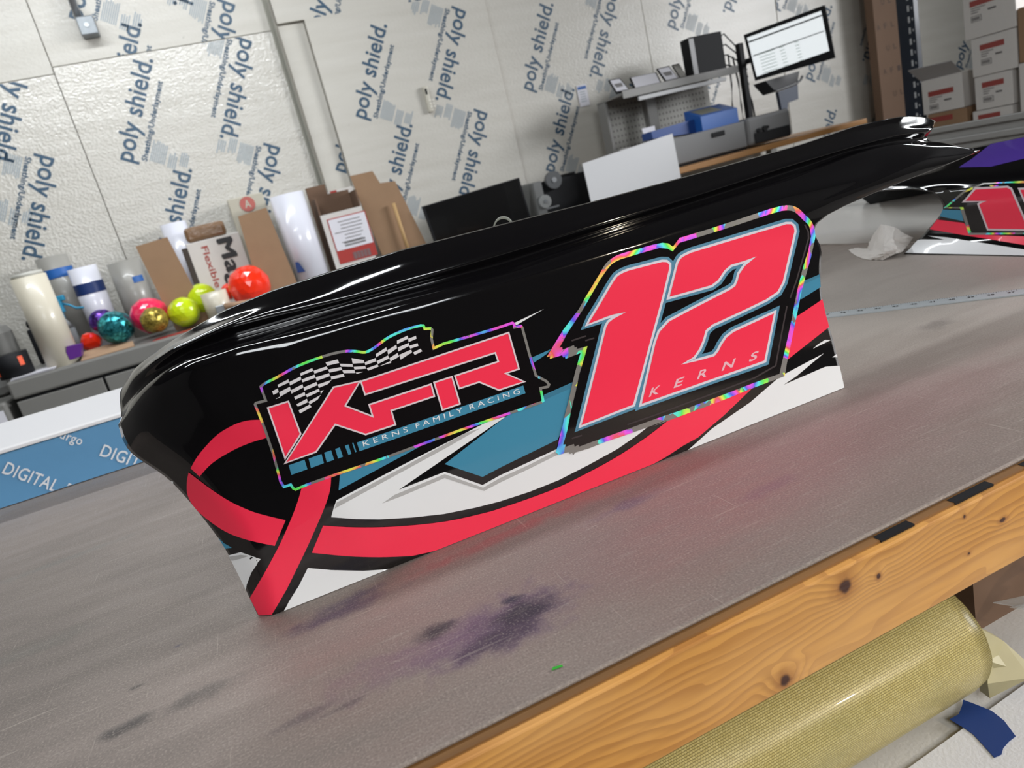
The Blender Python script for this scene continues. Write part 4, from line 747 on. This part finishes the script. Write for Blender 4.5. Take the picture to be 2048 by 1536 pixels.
# open carton with the caution label, cardboard with stick
t = thing('open_carton', 'open brown carton on its end with a red-bordered white caution label', 'box', Gy(700, 520, 4.42))
a = Gy(640, 432, 4.42); b = Gy(722, 405, 4.42); xl, xr, zt = a.x, Gy(742, 480, 4.42).x, a.z
MB().box((xl, 4.42, CZ), (xr, 4.426, zt), .001).build('front_face', M_wbox, t)
MB().box((xl, 4.4265, CZ), (xl+.008, 4.66, zt+.1)).box((xr-.008, 4.4265, CZ), (xr, 4.66, zt+.1)).box((xl+.0085, 4.652, CZ), (xr-.0085, 4.66, zt+.12)).build('inner_walls', M_kraft2, t)
q = Gy(653, 433, 4.418); wd_, hg_ = .215, .22
MB().box((xl+.03, 4.4172, zt-.30), (xl+.03+wd_+.02, 4.4195, zt-.03)).build('red_border', M_red, t)
MB().box((xl+.036, 4.4160, zt-.222), (xl+.03+wd_+.014, 4.4171, zt-.036)).build('white_label', M_wpaper, t)
mb = MB(); rnd = random.Random(5)
for i in range(7): mb.box((xl+.05+rnd.random()*.06, 4.4150, zt-.062-.02*i), (xl+.20+rnd.random()*.03, 4.4159, zt-.057-.02*i))
for i in range(2): mb.box((xl+.09, 4.4150, zt-.19-.016*i), (xl+.22, 4.4159, zt-.18-.016*i))
mb.build('label_text', mat('faint_print', '#7c7a7b'), t)
mb = MB()
for i in range(16): mb.box((xl+.12+.007*i, 4.4150, zt-.292), (xl+.12+.007*i+(.004 if i % 3 else .002), 4.4171, zt-.25))
mb.build('barcode', mat('faint_print', '#7c7a7b'), t)
mb = MB()
P0 = [Gy(700, 352, 4.50), Gy(745, 342, 4.50), Gy(760, 366, 4.50), Gy(790, 362, 4.50)]; br = Gy(850, 482, 4.50); bl_ = Gy(765, 495, 4.50)
dz = lambda p_, d_: p_+(d_-p_)*((CZ-p_.z)/(d_.z-p_.z))
mb.prism([P0[0], P0[1], P0[2], P0[3], dz(P0[3], br), dz(P0[0], Gy(760, 500, 4.5))], (0, .012, 0)); tag(mb.build('cardboard_flap', M_kraft), 'tall brown cardboard with a stepped top standing beside the open carton', 'cardboard')
mb = MB(); a = Gy(787, 406, 4.46); b = Gy(824, 500, 4.46); mb.tube((b.x-.02, 4.46, CZ), (a.x, 4.465, a.z), .011, n=14); tag(mb.build('wooden_stick', mat('pale_dowel', '#b99767', rough=.6)), 'pale wooden dowel leaning against the tall brown cardboard', 'stick')
mb = MB(); a = Gy(612, 376, 4.66); b = Gy(650, 365, 4.66); mb.box((a.x, 4.70, CZ), (b.x, 4.73, a.z), .003).box((b.x-.01, 4.70, CZ), (b.x+.05, 4.73, a.z-.09), .003); tag(mb.build('cardboard_pieces', M_kraft2), 'brown cardboard corner pieces standing behind the largest white roll', 'cardboard')
t = thing('flat_carton', 'white carton with a small red mark standing behind the open carton', 'box', Gy(680, 400, 4.72)); a = Gy(655, 392, 4.72); b = Gy(705, 372, 4.72)
MB().box((a.x, 4.72, CZ), (b.x, 4.78, b.z), .004).build('carton', M_wbox, t); c = Gy(668, 388, 4.719); MB().box((c.x-.02, 4.7175, c.z-.02), (c.x+.02, 4.7195, c.z+.02)).build('red_mark', M_red, t)
# vinyl balls ----------------------------------------------------------
def ball(label, px, py, rpx, m, seed, sub=3, amp=.035, y=None):
    if y is None:
        y = min(4.7, max(4.06, Gz(px, py+rpx, CZ).y))
    c = Gy(px, py, y); r = rpx*depth_at(c)/FPX; c.z = max(c.z, CZ+r*.97); rnd = random.Random(seed); bm = bmesh.new(); bmesh.ops.create_icosphere(bm, subdivisions=sub, radius=r)
    for v in bm.verts: v.co *= 1+rnd.uniform(-amp, amp)
    o = link('vinyl_ball', bm, m); o.location = c; return tag(o, label, 'ball')
fl = lambda n, c: mat(n, c, rough=.18, coat=.6, bump=.3, bscale=25)
ball('teal metallic vinyl ball in front of the purple one', 232, 655, 33, glitter_material('teal_foil', '#137078', 90), 1, y=4.16)
ball('purple vinyl ball mostly hidden behind the teal ball', 205, 642, 24, glitter_material('purple_foil', '#46207c', 60), 2, y=4.30)
ball('hot pink vinyl ball behind the gold glitter ball', 300, 631, 36, fl('hot_pink_vinyl', '#ef2d5a'), 3, 3, .02, y=4.28)
ball('gold glitter ball in front of the pink ball', 309, 640, 26, glitter_material('gold_glitter', '#8c7a2a', 260, .3), 4, y=4.10)
ball('neon yellow vinyl ball right of the gold glitter ball', 368, 624, 30, fl('neon_yellow_vinyl', '#c6dc1a'), 5, 3, .02, y=4.2)
ball('neon yellow vinyl ball behind the tape core', 405, 597, 30, fl('neon_yellow_vinyl', '#c6dc1a'), 6, 3, .02, y=4.34)
ball('large bright orange-red vinyl ball behind the panel edge', 499, 572, 41, fl('orange_red_vinyl', '#fb3316'), 7, 3, .018, y=4.2)
ball('small orange-red vinyl lump left of the teal ball', 182, 684, 20, fl('orange_red_vinyl', '#fb3316'), 8, 2, .06, y=4.28)
t, x, y, r, z = roll('tape_core', 'short cream cardboard tube between the yellow and orange balls', 'tube', (428, 583), (437, 620), 50, 4.16, M_cream, True)
o = ball('crushed orange-red vinyl scrap touching the large orange ball', 458, 583, 17, fl('orange_red_vinyl', '#fb3316'), 9, 2, .12, y=4.33)
t = thing('scraper', 'metal scraper with a wooden handle lying by the tape core', 'tool', Gy(450, 615, 4.1)); c = Gy(440, 618, 4.06)
MB().box((c.x-.02, 4.03, CZ), (c.x+.025, 4.05, CZ+.085), .003).build('blade', M_steel, t); MB().tube((c.x+.026, 4.04, CZ+.07), (c.x+.16, 4.04, CZ+.06), .018, .014, 14).build('wood_handle', mat('handle_wood', '#a8876c', rough=.6), t)
t = tag(MB().prism([Gy(133, 693, 4.05), Gy(162, 688, 4.05), Gy(163, 712, 4.05), Gy(140, 720, 4.05), Gy(132, 705, 4.05)], (0, .05, 0)).build('purple_vinyl_scrap', mat('purple_scrap', '#5e2a86', rough=.35)), 'folded purple vinyl scrap at the foot of the cream roll', 'scrap')
c = Gy(200, 702, 4.05); tag(MB().prism([(c.x-.09, 4.02, CZ+.001), (c.x+.16, 4.02, CZ+.001), (c.x+.15, 4.10, CZ+.02), (c.x+.02, 4.2, CZ+.03), (c.x-.09, 4.16, CZ+.03)], (0, 0, .004)).build('cardboard_scrap', mat('tan_scrap', '#a98a6e', rough=.7)), 'flat tan cardboard scrap under the teal ball', 'cardboard')
c = Gy(112, 575, 4.2)
mb = MB(); a = Gy(345, 660, 4.08); mb.prism([(a.x-.10, 4.02, CZ+.0005), (a.x+.12, 4.03, CZ+.0005), (a.x+.10, 4.10, CZ+.001), (a.x-.08, 4.09, CZ+.001)], (0, 0, .003)); tag(mb.build('red_vinyl_strip', mat('red_strip', '#a83a34', rough=.4)), 'narrow red vinyl strip on the counter below the yellow ball', 'strip')
# dark flat television, black ribbon machine
t = thing('television', 'switched-off black flat television leaning on the wall counter', 'television', Gy(950, 440, 4.45))
q = [Gy(845, 413, 4.45), Gy(1038, 355, 4.45), Gy(1062, 436, 4.45), Gy(875, 497, 4.45)]
TLv, TRv = q[0], q[1]; BRv = TRv+(q[2]-TRv)*((CZ-TRv.z)/(q[2].z-TRv.z)); BLv = TLv+(q[3]-TLv)*((CZ-TLv.z)/(q[3].z-TLv.z))
MB().prism([TLv, TRv, BRv, BLv], (0, .03, 0)).build('frame', M_blackp, t)
cc = (TLv+TRv+BRv+BLv)/4; MB().prism([cc+(v-cc)*.965+Vector((0, -.0012, 0)) for v in (TLv, TRv, BRv, BLv)], (0, .001, 0)).build('screen', mat('dark_screen', '#111112', rough=.12, coat=.4), t)
t = thing('ribbon_printer', 'black machine with ribbon reels and a grey side right of the television', 'printer', Gy(1120, 400, 4.45))
a = Gy(1064, 366, 4.45); b = Gy(1082, 360, 4.45); c = Gy(1122, 350, 4.45); e = Gy(1180, 360, 4.45)
MB().box((a.x, 4.45, CZ), (b.x, 4.75, a.z), .008).build('side_panel', mat('grey_side', '#6b6c6b', rough=.5), t)
MB().box((b.x+.002, 4.47, CZ), (e.x, 4.75, a.z-.01), .01).build('housing', M_blackp, t)
k_ = Gy(1152, 345, 4.45); k2 = Gy(1138, 345, 4.45); MB().box((k2.x, 4.46, a.z-.01), (k_.x, 4.6, k_.z+.01), .006).build('print_head', M_blackp, t)
for (cx_, cy_, r_, m_) in ((1107, 360, 17, mat('reel_grey', '#56585a', rough=.35)), (1090, 403, 13, mat('reel_light', '#8d8f8e', rough=.35))):
    c = Gy(cx_, cy_, 4.44); rr_ = r_*depth_at(c)/FPX; o = MB().tube((c.x, 4.43, c.z), (c.x, 4.468, c.z), rr_, n=32).build('reel', m_, t); MB().tube((c.x, 4.424, c.z), (c.x, 4.4295, c.z), rr_*.3, n=20).build('hub', M_steel, o)
c = Gy(1105, 415, 4.44); MB().box((c.x-.05, 4.455, c.z-.006), (c.x+.06, 4.469, c.z+.006), .002).build('guide_bar', M_steel, t)
# white board standing on the floor in front of the desk
q = [Gy(1165, 327, 3.80), Gy(1345, 267, 3.80), Gy(1381, 350, 3.80), Gy(1182, 402, 3.80)]
ext = lambda a_, b_, z_: a_+(b_-a_)*((z_-a_.z)/(b_.z-a_.z)); bl_ = ext(q[0], Gy(1182, 402, 3.80), ZF+.003); br = bl_+(q[1]-q[0]); br.z = ZF+.003; br.x = q[1].x+(bl_.x-q[0].x)
tag(MB().prism([q[0], q[1], br, bl_], (0, .006, 0)).build('white_board', mat('plain_white_board', '#cfd0d2', rough=.45)), 'plain white board standing upright in front of the computer desk', 'board')
# ------------------------------------------------------------------ computer desk
DZ = .172
t = thing('desk', 'wood-topped desk carrying the cutter and monitor stand', 'desk', (3.1, 4.3, ZF))
MB().box((2.34, 3.86, DZ-.035), (4.15, 4.79, DZ), .004).build('desk_top', mat('desk_wood', '#a87842', rough=.45, vary=.15, bscale=6), t)
for x_ in (2.38, 4.05):
    for y_ in (3.9, 4.7): MB().box((x_, y_, ZF), (x_+.06, y_+.06, DZ-.0355), .003).build('leg', M_grey_metal, t)
t = thing('pegboard_shelf', 'grey pegboard workstation shelf unit standing on the desk', 'shelf', (2.8, 4.5, DZ))
xl = Gy(1212, 205, 4.55).x; xr = Gy(1475, 135, 4.28).x-.02; zs = Gy(1225, 192, 4.30).z
MB().box((xl, 4.60, DZ), (xr, 4.62, zs), .002).build('pegboard', mat('pegboard_grey', '#a3a29c', rough=.5), t)
mb = MB(); xx = xl+.04
while xx < xr-.03:
    zz = DZ+.12
    while zz < zs-.05:
        mb.box((xx, 4.5985, zz), (xx+.009, 4.5998, zz+.014)); zz += .04
    xx += .03
o = mb.build('peg_holes', mat('hole_dark', '#6c6b68'), t); o['kind'] = 'stuff'
MB().box((xl-.03, 4.28, zs-.012), (xr+.02, 4.63, zs), .003).build('shelf_board', M_grey_metal, t)
MB().box((xl-.03, 4.27, zs-.035), (xr+.02, 4.2795, zs+.015), .003).build('shelf_lip', M_grey_metal, t)
MB().box((xl-.032, 4.52, DZ), (xl-.006, 4.63, zs-.0125), .006).build('side_panel', M_grey_metal, t)
a = Gy(1275, 186, 4.26); b = Gy(1450, 146, 4.26); MB().box((a.x, 4.255, zs-.068), (b.x, 4.27, zs-.042), .003).build('light_bar', mat('diffuser', '#b9babb', rough=.4), t)
a = Gy(1310, 280, 4.48); MB().box((a.x-.03, 4.46, DZ+.0), (a.x+.05, 4.52, zs-.0125), .008).box((a.x-.03, 4.40, DZ), (a.x+.05, 4.459, DZ+.03), .01).build('support_column', M_grey_metal, t)
cards = [(((1219, 161), (1239, 157), (1257, 177), (1233, 183)), 'first leaning price card from the left end of the pegboard shelf'), (((1262, 156), (1311, 146), (1320, 164), (1271, 176)), 'wide blank white sheet leaning on the pegboard shelf'), (((1315, 138), (1338, 133), (1356, 154), (1332, 161)), 'leaning price card right of the wide blank sheet'), (((1345, 131), (1358, 128), (1372, 147), (1360, 151)), 'narrow grey card beside the black computer tower')]
for i, (q, lab) in enumerate(cards):
    t = thing('display_card', lab, 'card', Gy(q[2][0], q[2][1], 4.33))
    z_ = zs+.020; P4 = [Gy(*q[0], 4.46), Gy(*q[1], 4.46), Gy(*q[2], 4.32), Gy(*q[3], 4.32)]
    low = min(v.z for v in P4); P4 = [v+Vector((0, 0, z_-low)) if low < z_ else v for v in P4]
    P4[3].z = P4[2].z = z_; n_ = (P4[1]-P4[0]).cross(P4[3]-P4[0]).normalized(); n_ = n_ if n_.dot(CAM-P4[0]) > 0 else -n_
    cc = sum(P4, Vector())/4; MB().prism([cc+(v-cc)*1.1-n_*.0005 for v in P4], -n_*.01).build('holder', M_blackp, t)
    MB().prism([cc+(v-cc)*(.94 if i != 1 else .99)+n_*.0002 for v in P4], n_*.0008).build('card_face', M_wpaper if i != 3 else M_greyfilm, t)
    if i in (0, 2): MB().prism([cc+(P4[0]-cc)*.5+(P4[3]-cc)*.25+n_*.0012, cc+(P4[1]-cc)*.5+(P4[2]-cc)*.25+n_*.0012, cc+(P4[2]-cc)*.45+(P4[1]-cc)*.1+n_*.0012, cc+(P4[3]-cc)*.45+(P4[0]-cc)*.1+n_*.0012], n_*.0004).build('print_block', mat('faint_print', '#7c7a7b'), t)
a = Gy(1392, 146, 4.36); b = Gy(1440, 62, 4.36); t = thing('computer_tower', 'black computer tower standing on the pegboard shelf', 'computer', (a.x, 4.45, zs))
MB().box((a.x-.01, 4.36, zs+.0005), (b.x+.01, 4.47, b.z), .006).build('case', M_blackp, t)
MB().box((a.x-.02, 4.3555, zs+.02), (a.x+.02, 4.3595, b.z-.01), .001).build('front_strip', mat('charcoal_strip', '#2c2d30', rough=.3), t)
mb = MB(); e = b.x+.01
for i in range(4):
    z_ = b.z-.05-.05*i; mb.wire([(e, 4.44, z_), (e+.08, 4.44, z_+.04-.02*i), (e+.16, 4.44, z_-.05), (e+.20, 4.40, z_-.18)], .005)
tag(mb.build('cable_bundle', M_blackp), 'black cables hanging between the computer tower and the monitor pole', 'cable')
# vinyl cutter / laminator
t = thing('desktop_machine', 'long grey desktop machine with knobs and a dark output slot on the desk', 'machine', (3.2, 4.1, DZ))
xl = Gy(1362, 272, 4.0).x; xm = Gy(1490, 245, 4.0).x; xr = Gy(1583, 270, 4.0).x; zt = .352
mg = mat('machine_grey', '#767778', rough=.45); MB().box((xl-.15, 4.0, DZ+.015), (xm-.002, 4.28, zt), .008).build('long_cover', mg, t)
MB().box((xm, 3.985, DZ+.012), (xr, 4.27, zt+.01), .02).build('control_end', mg, t)
MB().box((xl-.14, 4.02, DZ), (xm, 4.26, DZ+.0145)).build('base', M_blackp, t)
c = Gy(1436, 267, 3.998); MB().box((c.x-.05, 3.992, c.z-.018), (c.x+.05, 3.9995, c.z+.012), .003).build('handle_recess', M_blackp, t)
a = Gy(1512, 290, 3.98); b = Gy(1583, 262, 3.98); MB().box((a.x, 3.978, DZ+.02), (b.x-.01, 3.9845, DZ+.085), .003).build('output_slot', M_blackp, t)
for (x_, y_, r_) in ((1517, 261, .014), (1529, 257, .018), (1534, 254, .010)):
    c = Gy(x_, y_, 3.98); MB().tube((c.x, 3.97, c.z), (c.x, 3.9845, c.z), r_, n=18).build('knob', M_blackp, t)
t = thing('blue_bin', 'bright blue open-topped plastic bin on the grey desktop machine', 'bin', (3.0, 4.15, zt))
xa = Gy(1405, 257, 4.03).x; xb = Gy(1478, 242, 4.03).x; bz = Gy(1405, 234, 4.03).z; bmx = mat('bin_blue', '#2560b0', rough=.35, coat=.2)
fl_, fr_, br_, bl_ = Gy(1405, 234, 4.03), Gy(1478, 213, 4.03), Gy(1450, 203, 4.20), Gy(1386, 222, 4.20); fr_.x = xb; fl_.x = xa; zf_ = (fl_.z+fr_.z)/2; fl_.z = fr_.z = zf_; zb_ = (br_.z+bl_.z)/2; br_ = Vector((xb, 4.20, zb_)); bl_ = Vector((xa, 4.20, zb_))
mb = MB(); B_ = [Vector((v.x, v.y, zt+.0005)) for v in (fl_, fr_, br_, bl_)]; T_ = [fl_, fr_, br_, bl_]; mb.poly(T_); mb.poly(list(reversed(B_)))
for k_ in range(4): mb.poly([T_[k_], B_[k_], B_[(k_+1) % 4], T_[(k_+1) % 4]])
mb.build('bin_body', bmx, t)
e1 = (fr_-fl_); e2 = (bl_-fl_); nn = e1.cross(e2).normalized(); nn = nn if nn.z > 0 else -nn
MB().prism([fl_+e1*a_+e2*b_+nn*.0004 for a_, b_ in ((.1, .18), (.68, .18), (.68, .85), (.1, .85))], nn*.001).build('clear_window', mat('bin_contents', '#85857a', rough=.3), t)
MB().prism([(xa-.33, 4.10, zt+.03), (xa-.001, 4.10, zt+.0005), (xa-.001, 4.10, bz), (xa-.06, 4.10, bz), (xa-.33, 4.10, zt+.075)], (0, .12, 0)).build('chute', mat('bin_blue_dark', '#21478c', rough=.4), t)
t = tag(MB().box((Gy(1240, 300, 4.2).x, 4.2, DZ+.001), (Gy(1262, 300, 4.2).x, 4.28, DZ+.2), .004).build('grey_file_tray', M_grey_metal), 'grey file tray at the left end of the desk behind the white board', 'tray')
c = Gy(1300, 265, 4.25); tag(MB().prism([(c.x-.04, 4.24, zt+.001), (c.x+.04, 4.24, zt+.001), (c.x+.05, 4.26, zt+.11), (c.x-.05, 4.26, zt+.11)], (0, .002, 0)).build('curled_paper', M_wpaper), 'small white paper standing at the foot of the shelf column', 'paper')
# monitor on a pole
def on_plane(px, py, o_, n_): d = ray(px, py); return CAM+d*((o_-CAM).dot(n_)/d.dot(n_))
TL = Gy(1487, 70, 4.02); BL = Gy(1510, 162, 4.02); TR = Gy(1649, 10, 3.64)
mn = (TR-TL).cross(BL-TL).normalized(); mn = mn if mn.dot(CAM-TL) > 0 else -mn
PP = lambda x_, y_: on_plane(x_, y_, TL, mn)
t = thing('monitor', 'lit computer monitor showing a white page, mounted on a black pole', 'monitor', (TL+TR)/2)
MB().prism([PP(1487, 70), PP(1649, 10), PP(1670, 116), PP(1510, 162)], -mn*.035).build('bezel', M_blackp, t)
def sq(q, off, th): return MB().prism([PP(*v)+mn*off for v in q], mn*th)
Zm = Z(1450, 0, 5.908)
sc_ = sq(Zm((262, 445), (1135, 128), (1232, 600), (375, 905)), .0006, .001).build('screen', mat('lit_screen', '#eef4f6', emit=.95, rough=.3), t)
mb = MB()
for q, in ((Zm((275, 490), (1143, 172), (1146, 190), (280, 508)),), (Zm((330, 655), (1172, 360), (1174, 370), (332, 668)),)): mb.prism([PP(*v)+mn*.002 for v in q], mn*.0004)
mb.build('page_rule', mat('page_dark', '#35393a', rough=.4), sc_)
mb = MB()
for i in range(7):
    y0_ = 640+36*i
    for xa_, w_ in ((400, 180), (640, 60), (820, 50)): mb.prism([PP(*v)+mn*.002 for v in Zm((xa_+9*i, y0_-(xa_-400)*.33), (xa_+9*i+w_, y0_-(xa_+w_-400)*.33), (xa_+9*i+w_, y0_+9-(xa_+w_-400)*.33), (xa_+9*i, y0_+9-(xa_-400)*.33))], mn*.0004)
mb.build('page_rows', mat('page_faint', '#c3cfca', emit=.3), sc_)
a = Gy(1494, 200, 4.36); zp = Gy(1482, 84, 4.3).z
t = thing('monitor_stand', 'black pole stand with an arm and tray holding the monitor', 'stand', (a.x, 4.3, DZ))
MB().box((a.x-.02, 4.34, DZ+.012), (a.x+.02, 4.38, zp), .004).build('pole', M_blackp, t); MB().box((a.x-.09, 4.31, DZ), (a.x+.09, 4.45, DZ+.0118), .003).build('foot', M_blackp, t)
mc = (TL+TR)/2+(BL-TL)*.5-mn*.037; MB().wire([(a.x+.021, 4.36, mc.z), (a.x+.10, 4.27, mc.z), tuple(mc)], .018).build('arm', M_blackp, t)
Zq = Z(1450, 0, 5.908)
MB().prism([Gy(*v, 3.9) for v in Zq((480, 955), (880, 840), (860, 960), (600, 1085))], (0, .12, 0)).build('keyboard_tray', mat('charcoal_tray', '#222327', rough=.35), t)
MB().wire([tuple(Gy(*v, 3.895)) for v in Zq((600, 1075), (840, 990), (890, 950), (915, 900))], .008).build('tray_rail', mat('grey_rail', '#6a6b6d', rough=.35, metal=.5), t)
MB().prism([Gy(*v, 4.30) for v in Zq((630, 1085), (860, 1000), (868, 1170), (745, 1215), (740, 1330), (680, 1335))], (0, .03, 0)).build('bracket', M_navy, t)
mb = MB(); rnd = random.Random(9)
for i in range(5):
    x_ = a.x-.07+.035*i; mb.wire([(x_, 4.40, zp-.02*i-.05), (x_+.03*math.sin(i), 4.41, zp-.25), (x_-.03*math.cos(i*2), 4.40, zp-.4), (x_+.02, 4.41, DZ+.16), (x_+.05, 4.40, DZ+.02)], .006)
tag(mb.build('wire_tangle', M_blackp), 'tangle of black wires hanging along the monitor pole', 'cable')
# ------------------------------------------------------------------ shelving rack, cartons
RX = 4.2; M_rack = mat('rack_navy', '#1d2634', rough=.45)
t = thing('shelving_rack', 'dark blue slotted steel rack with the white cartons on its shelf', 'shelf', (RX, 3.5, ZF))
MB().box((RX, 3.485, ZF), (RX+.04, 3.605, ZC-.02), .003).build('post', M_rack, t)
mb = MB(); z_ = .1
while z_ < 1.3:
    mb.box((RX-.0015, 3.515, z_), (RX-.0002, 3.528, z_+.035)); mb.box((RX-.0015, 3.495, z_+.008), (RX-.0002, 3.501, z_+.022)); z_ += .0636
o = mb.build('slots', mat('slot_pale', '#c3c6c8', rough=.5), t); o['kind'] = 'stuff'
MB().box((RX-.03, 2.2, -.150), (RX+.6, 3.484, -.122), .003).build('shelf_plate', M_rack, t)
for y_ in (2.25, 3.40): MB().box((RX+.5, y_, ZF), (RX+.54, y_+.04, -.151), .003).build('post', M_rack, t)
a = Gy(1750, 60, 4.62); b = Gy(1806, 60, 4.62)
t = thing('cardboard_tube_box', 'tall brown printed cardboard strip standing left of the rack post', 'cardboard', (a.x, 4.62, ZF))
MB().box((a.x, 4.62, ZF), (b.x, 4.70, 1.55), .004).build('carton', mat('printed_kraft', '#7c624f', rough=.75, vary=.08, bscale=8), t)
mb = MB(); rows_ = [(1763, 10, 'UL'), (1755, 62, 'AFLS'), (1774, 102, 'UL'), (1768, 150, 'AFI'), (1788, 193, 'ULI')]
for x_, y_, s_ in rows_:
    for k, ch in enumerate(s_):
        p_ = Gy(x_+k*14, y_-k*4, 4.6185)
        if p_.x+.05 < b.x: flat_text(mb, ch, p_, Vector((.97, 0, .12)).normalized(), Vector((-.12, 0, .97)).normalized(), .032, .042, .0)
mb.build('printed_letters', mat('kraft_print', '#4b382c'), t, fix=False)
def carton(label, y0, y1, z0, z1, dep=.36, body=M_wbox, lab=(.14, .56), redz=.78, name='carton', m_lab=True, redlow=False, X=RX):
    """a carton on the rack; its labelled face looks along -x, y0 is the far edge"""
    t = thing(name, label, 'box', (X, (y0+y1)/2, z0)); MB().box((X, y1, z0), (X+dep, y0, z1), .004).build('carton_body', body, t)
    w_ = y0-y1; h_ = z1-z0; bx_ = lambda mb, a, b, z_a, z_b, o=.0012: mb.box((X-o, y0-b, z_a), (X-.0002, y0-a, z_b))
    if m_lab:
        a = w_*lab[0]; rw = w_*lab[1]; rz = z0+h_*redz
        mb = MB(); bx_(mb, a, a+rw, rz-.024, rz+.006); mb.build('red_label', mat('label_red', '#96403a', rough=.5), t)
        if not redlow:
            mb = MB()
            for i, k in enumerate((.55, .35, .28)): bx_(mb, a+.006, a+rw*k, rz-.036-.012*i, rz-.032-.012*i)
            bx_(mb, a+rw*.62, a+rw*.9, rz-.064, rz-.055); mb.build('label_print', mat('label_ink', '#555152'), t)
            mb = MB(); c = a+.004; d = rz-.105
            for i in range(9): bx_(mb, c+.006+i*.0052, c+.006+i*.0052+(.0032 if i % 2 else .002), d+.007, d+.024)
            for q in ((0, .060, 0, .0025), (0, .060, .0285, .031), (0, .0025, 0, .031), (.0575, .060, 0, .031)): bx_(mb, c+q[0], c+q[1], d+q[2], d+q[3])
            mb.build('barcode', mat('label_ink', '#555152'), t)
    return t
carton('white red-labelled carton, topmost of the tall stack, cut by the upper frame', 3.172, 2.877, .473, .72)
carton('white red-labelled carton, second from the top of the tall stack', 3.139, 2.880, .264, .470, lab=(.2, .54))
carton('white red-labelled carton in the tall stack, level with the open one', 3.132, 2.912, .078, .261, lab=(.2, .58))
carton('white carton at the bottom of the tall stack behind the ribbed beam', 3.155, 2.92, -.1215, .075, redz=.85, redlow=True)
t = carton('white red-labelled carton with its flap standing open', 3.476, 3.205, .112, .314, lab=(.16, .62), redz=.62)
q = [Gx(1816, 142, RX-.11), Gx(1902, 122, RX-.11), Vector((RX, 3.206, .3145)), Vector((RX, 3.475, .3145))]
MB().prism(q, (0.002, 0, .003)).build('open_flap', mat('flap_grey_white', '#a9a7a6', rough=.6), t)
carton('brown carton with a dark red band directly under the open-flap carton', 3.45, 3.19, -.1215, .110, body=M_kraft, redz=.88, lab=(.0, .65), redlow=True)
carton('plain brown carton on the plain white one at the edge of the photo', 2.870, 2.45, .283, .56, body=M_kraft, m_lab=False, name='brown_carton')
carton('plain white carton at the edge of the photo beside the tall stack', 2.876, 2.45, -.1215, .280, m_lab=False, name='plain_white_carton')

# ------------------------------------------------------------------ groups of repeats
for stem_, g_ in (('foam_board', 'printed foam boards covering the back wall'), ('carton', 'red-labelled cartons on the rack'), ('vinyl_ball', 'rolled vinyl balls on the counter'), ('ceiling_lamp', 'ceiling tube lamps'), ('display_card', 'cards leaning on the pegboard shelf'), ('body_panel', 'wrapped race car body panels'), ('cardboard_sheet', 'cardboard sheets standing on the counter'), ('white_roll', 'rolls standing on the counter')):
    for o in SC.objects:
        if o.parent is None and o.name.split('.')[0] == stem_: o['group'] = g_
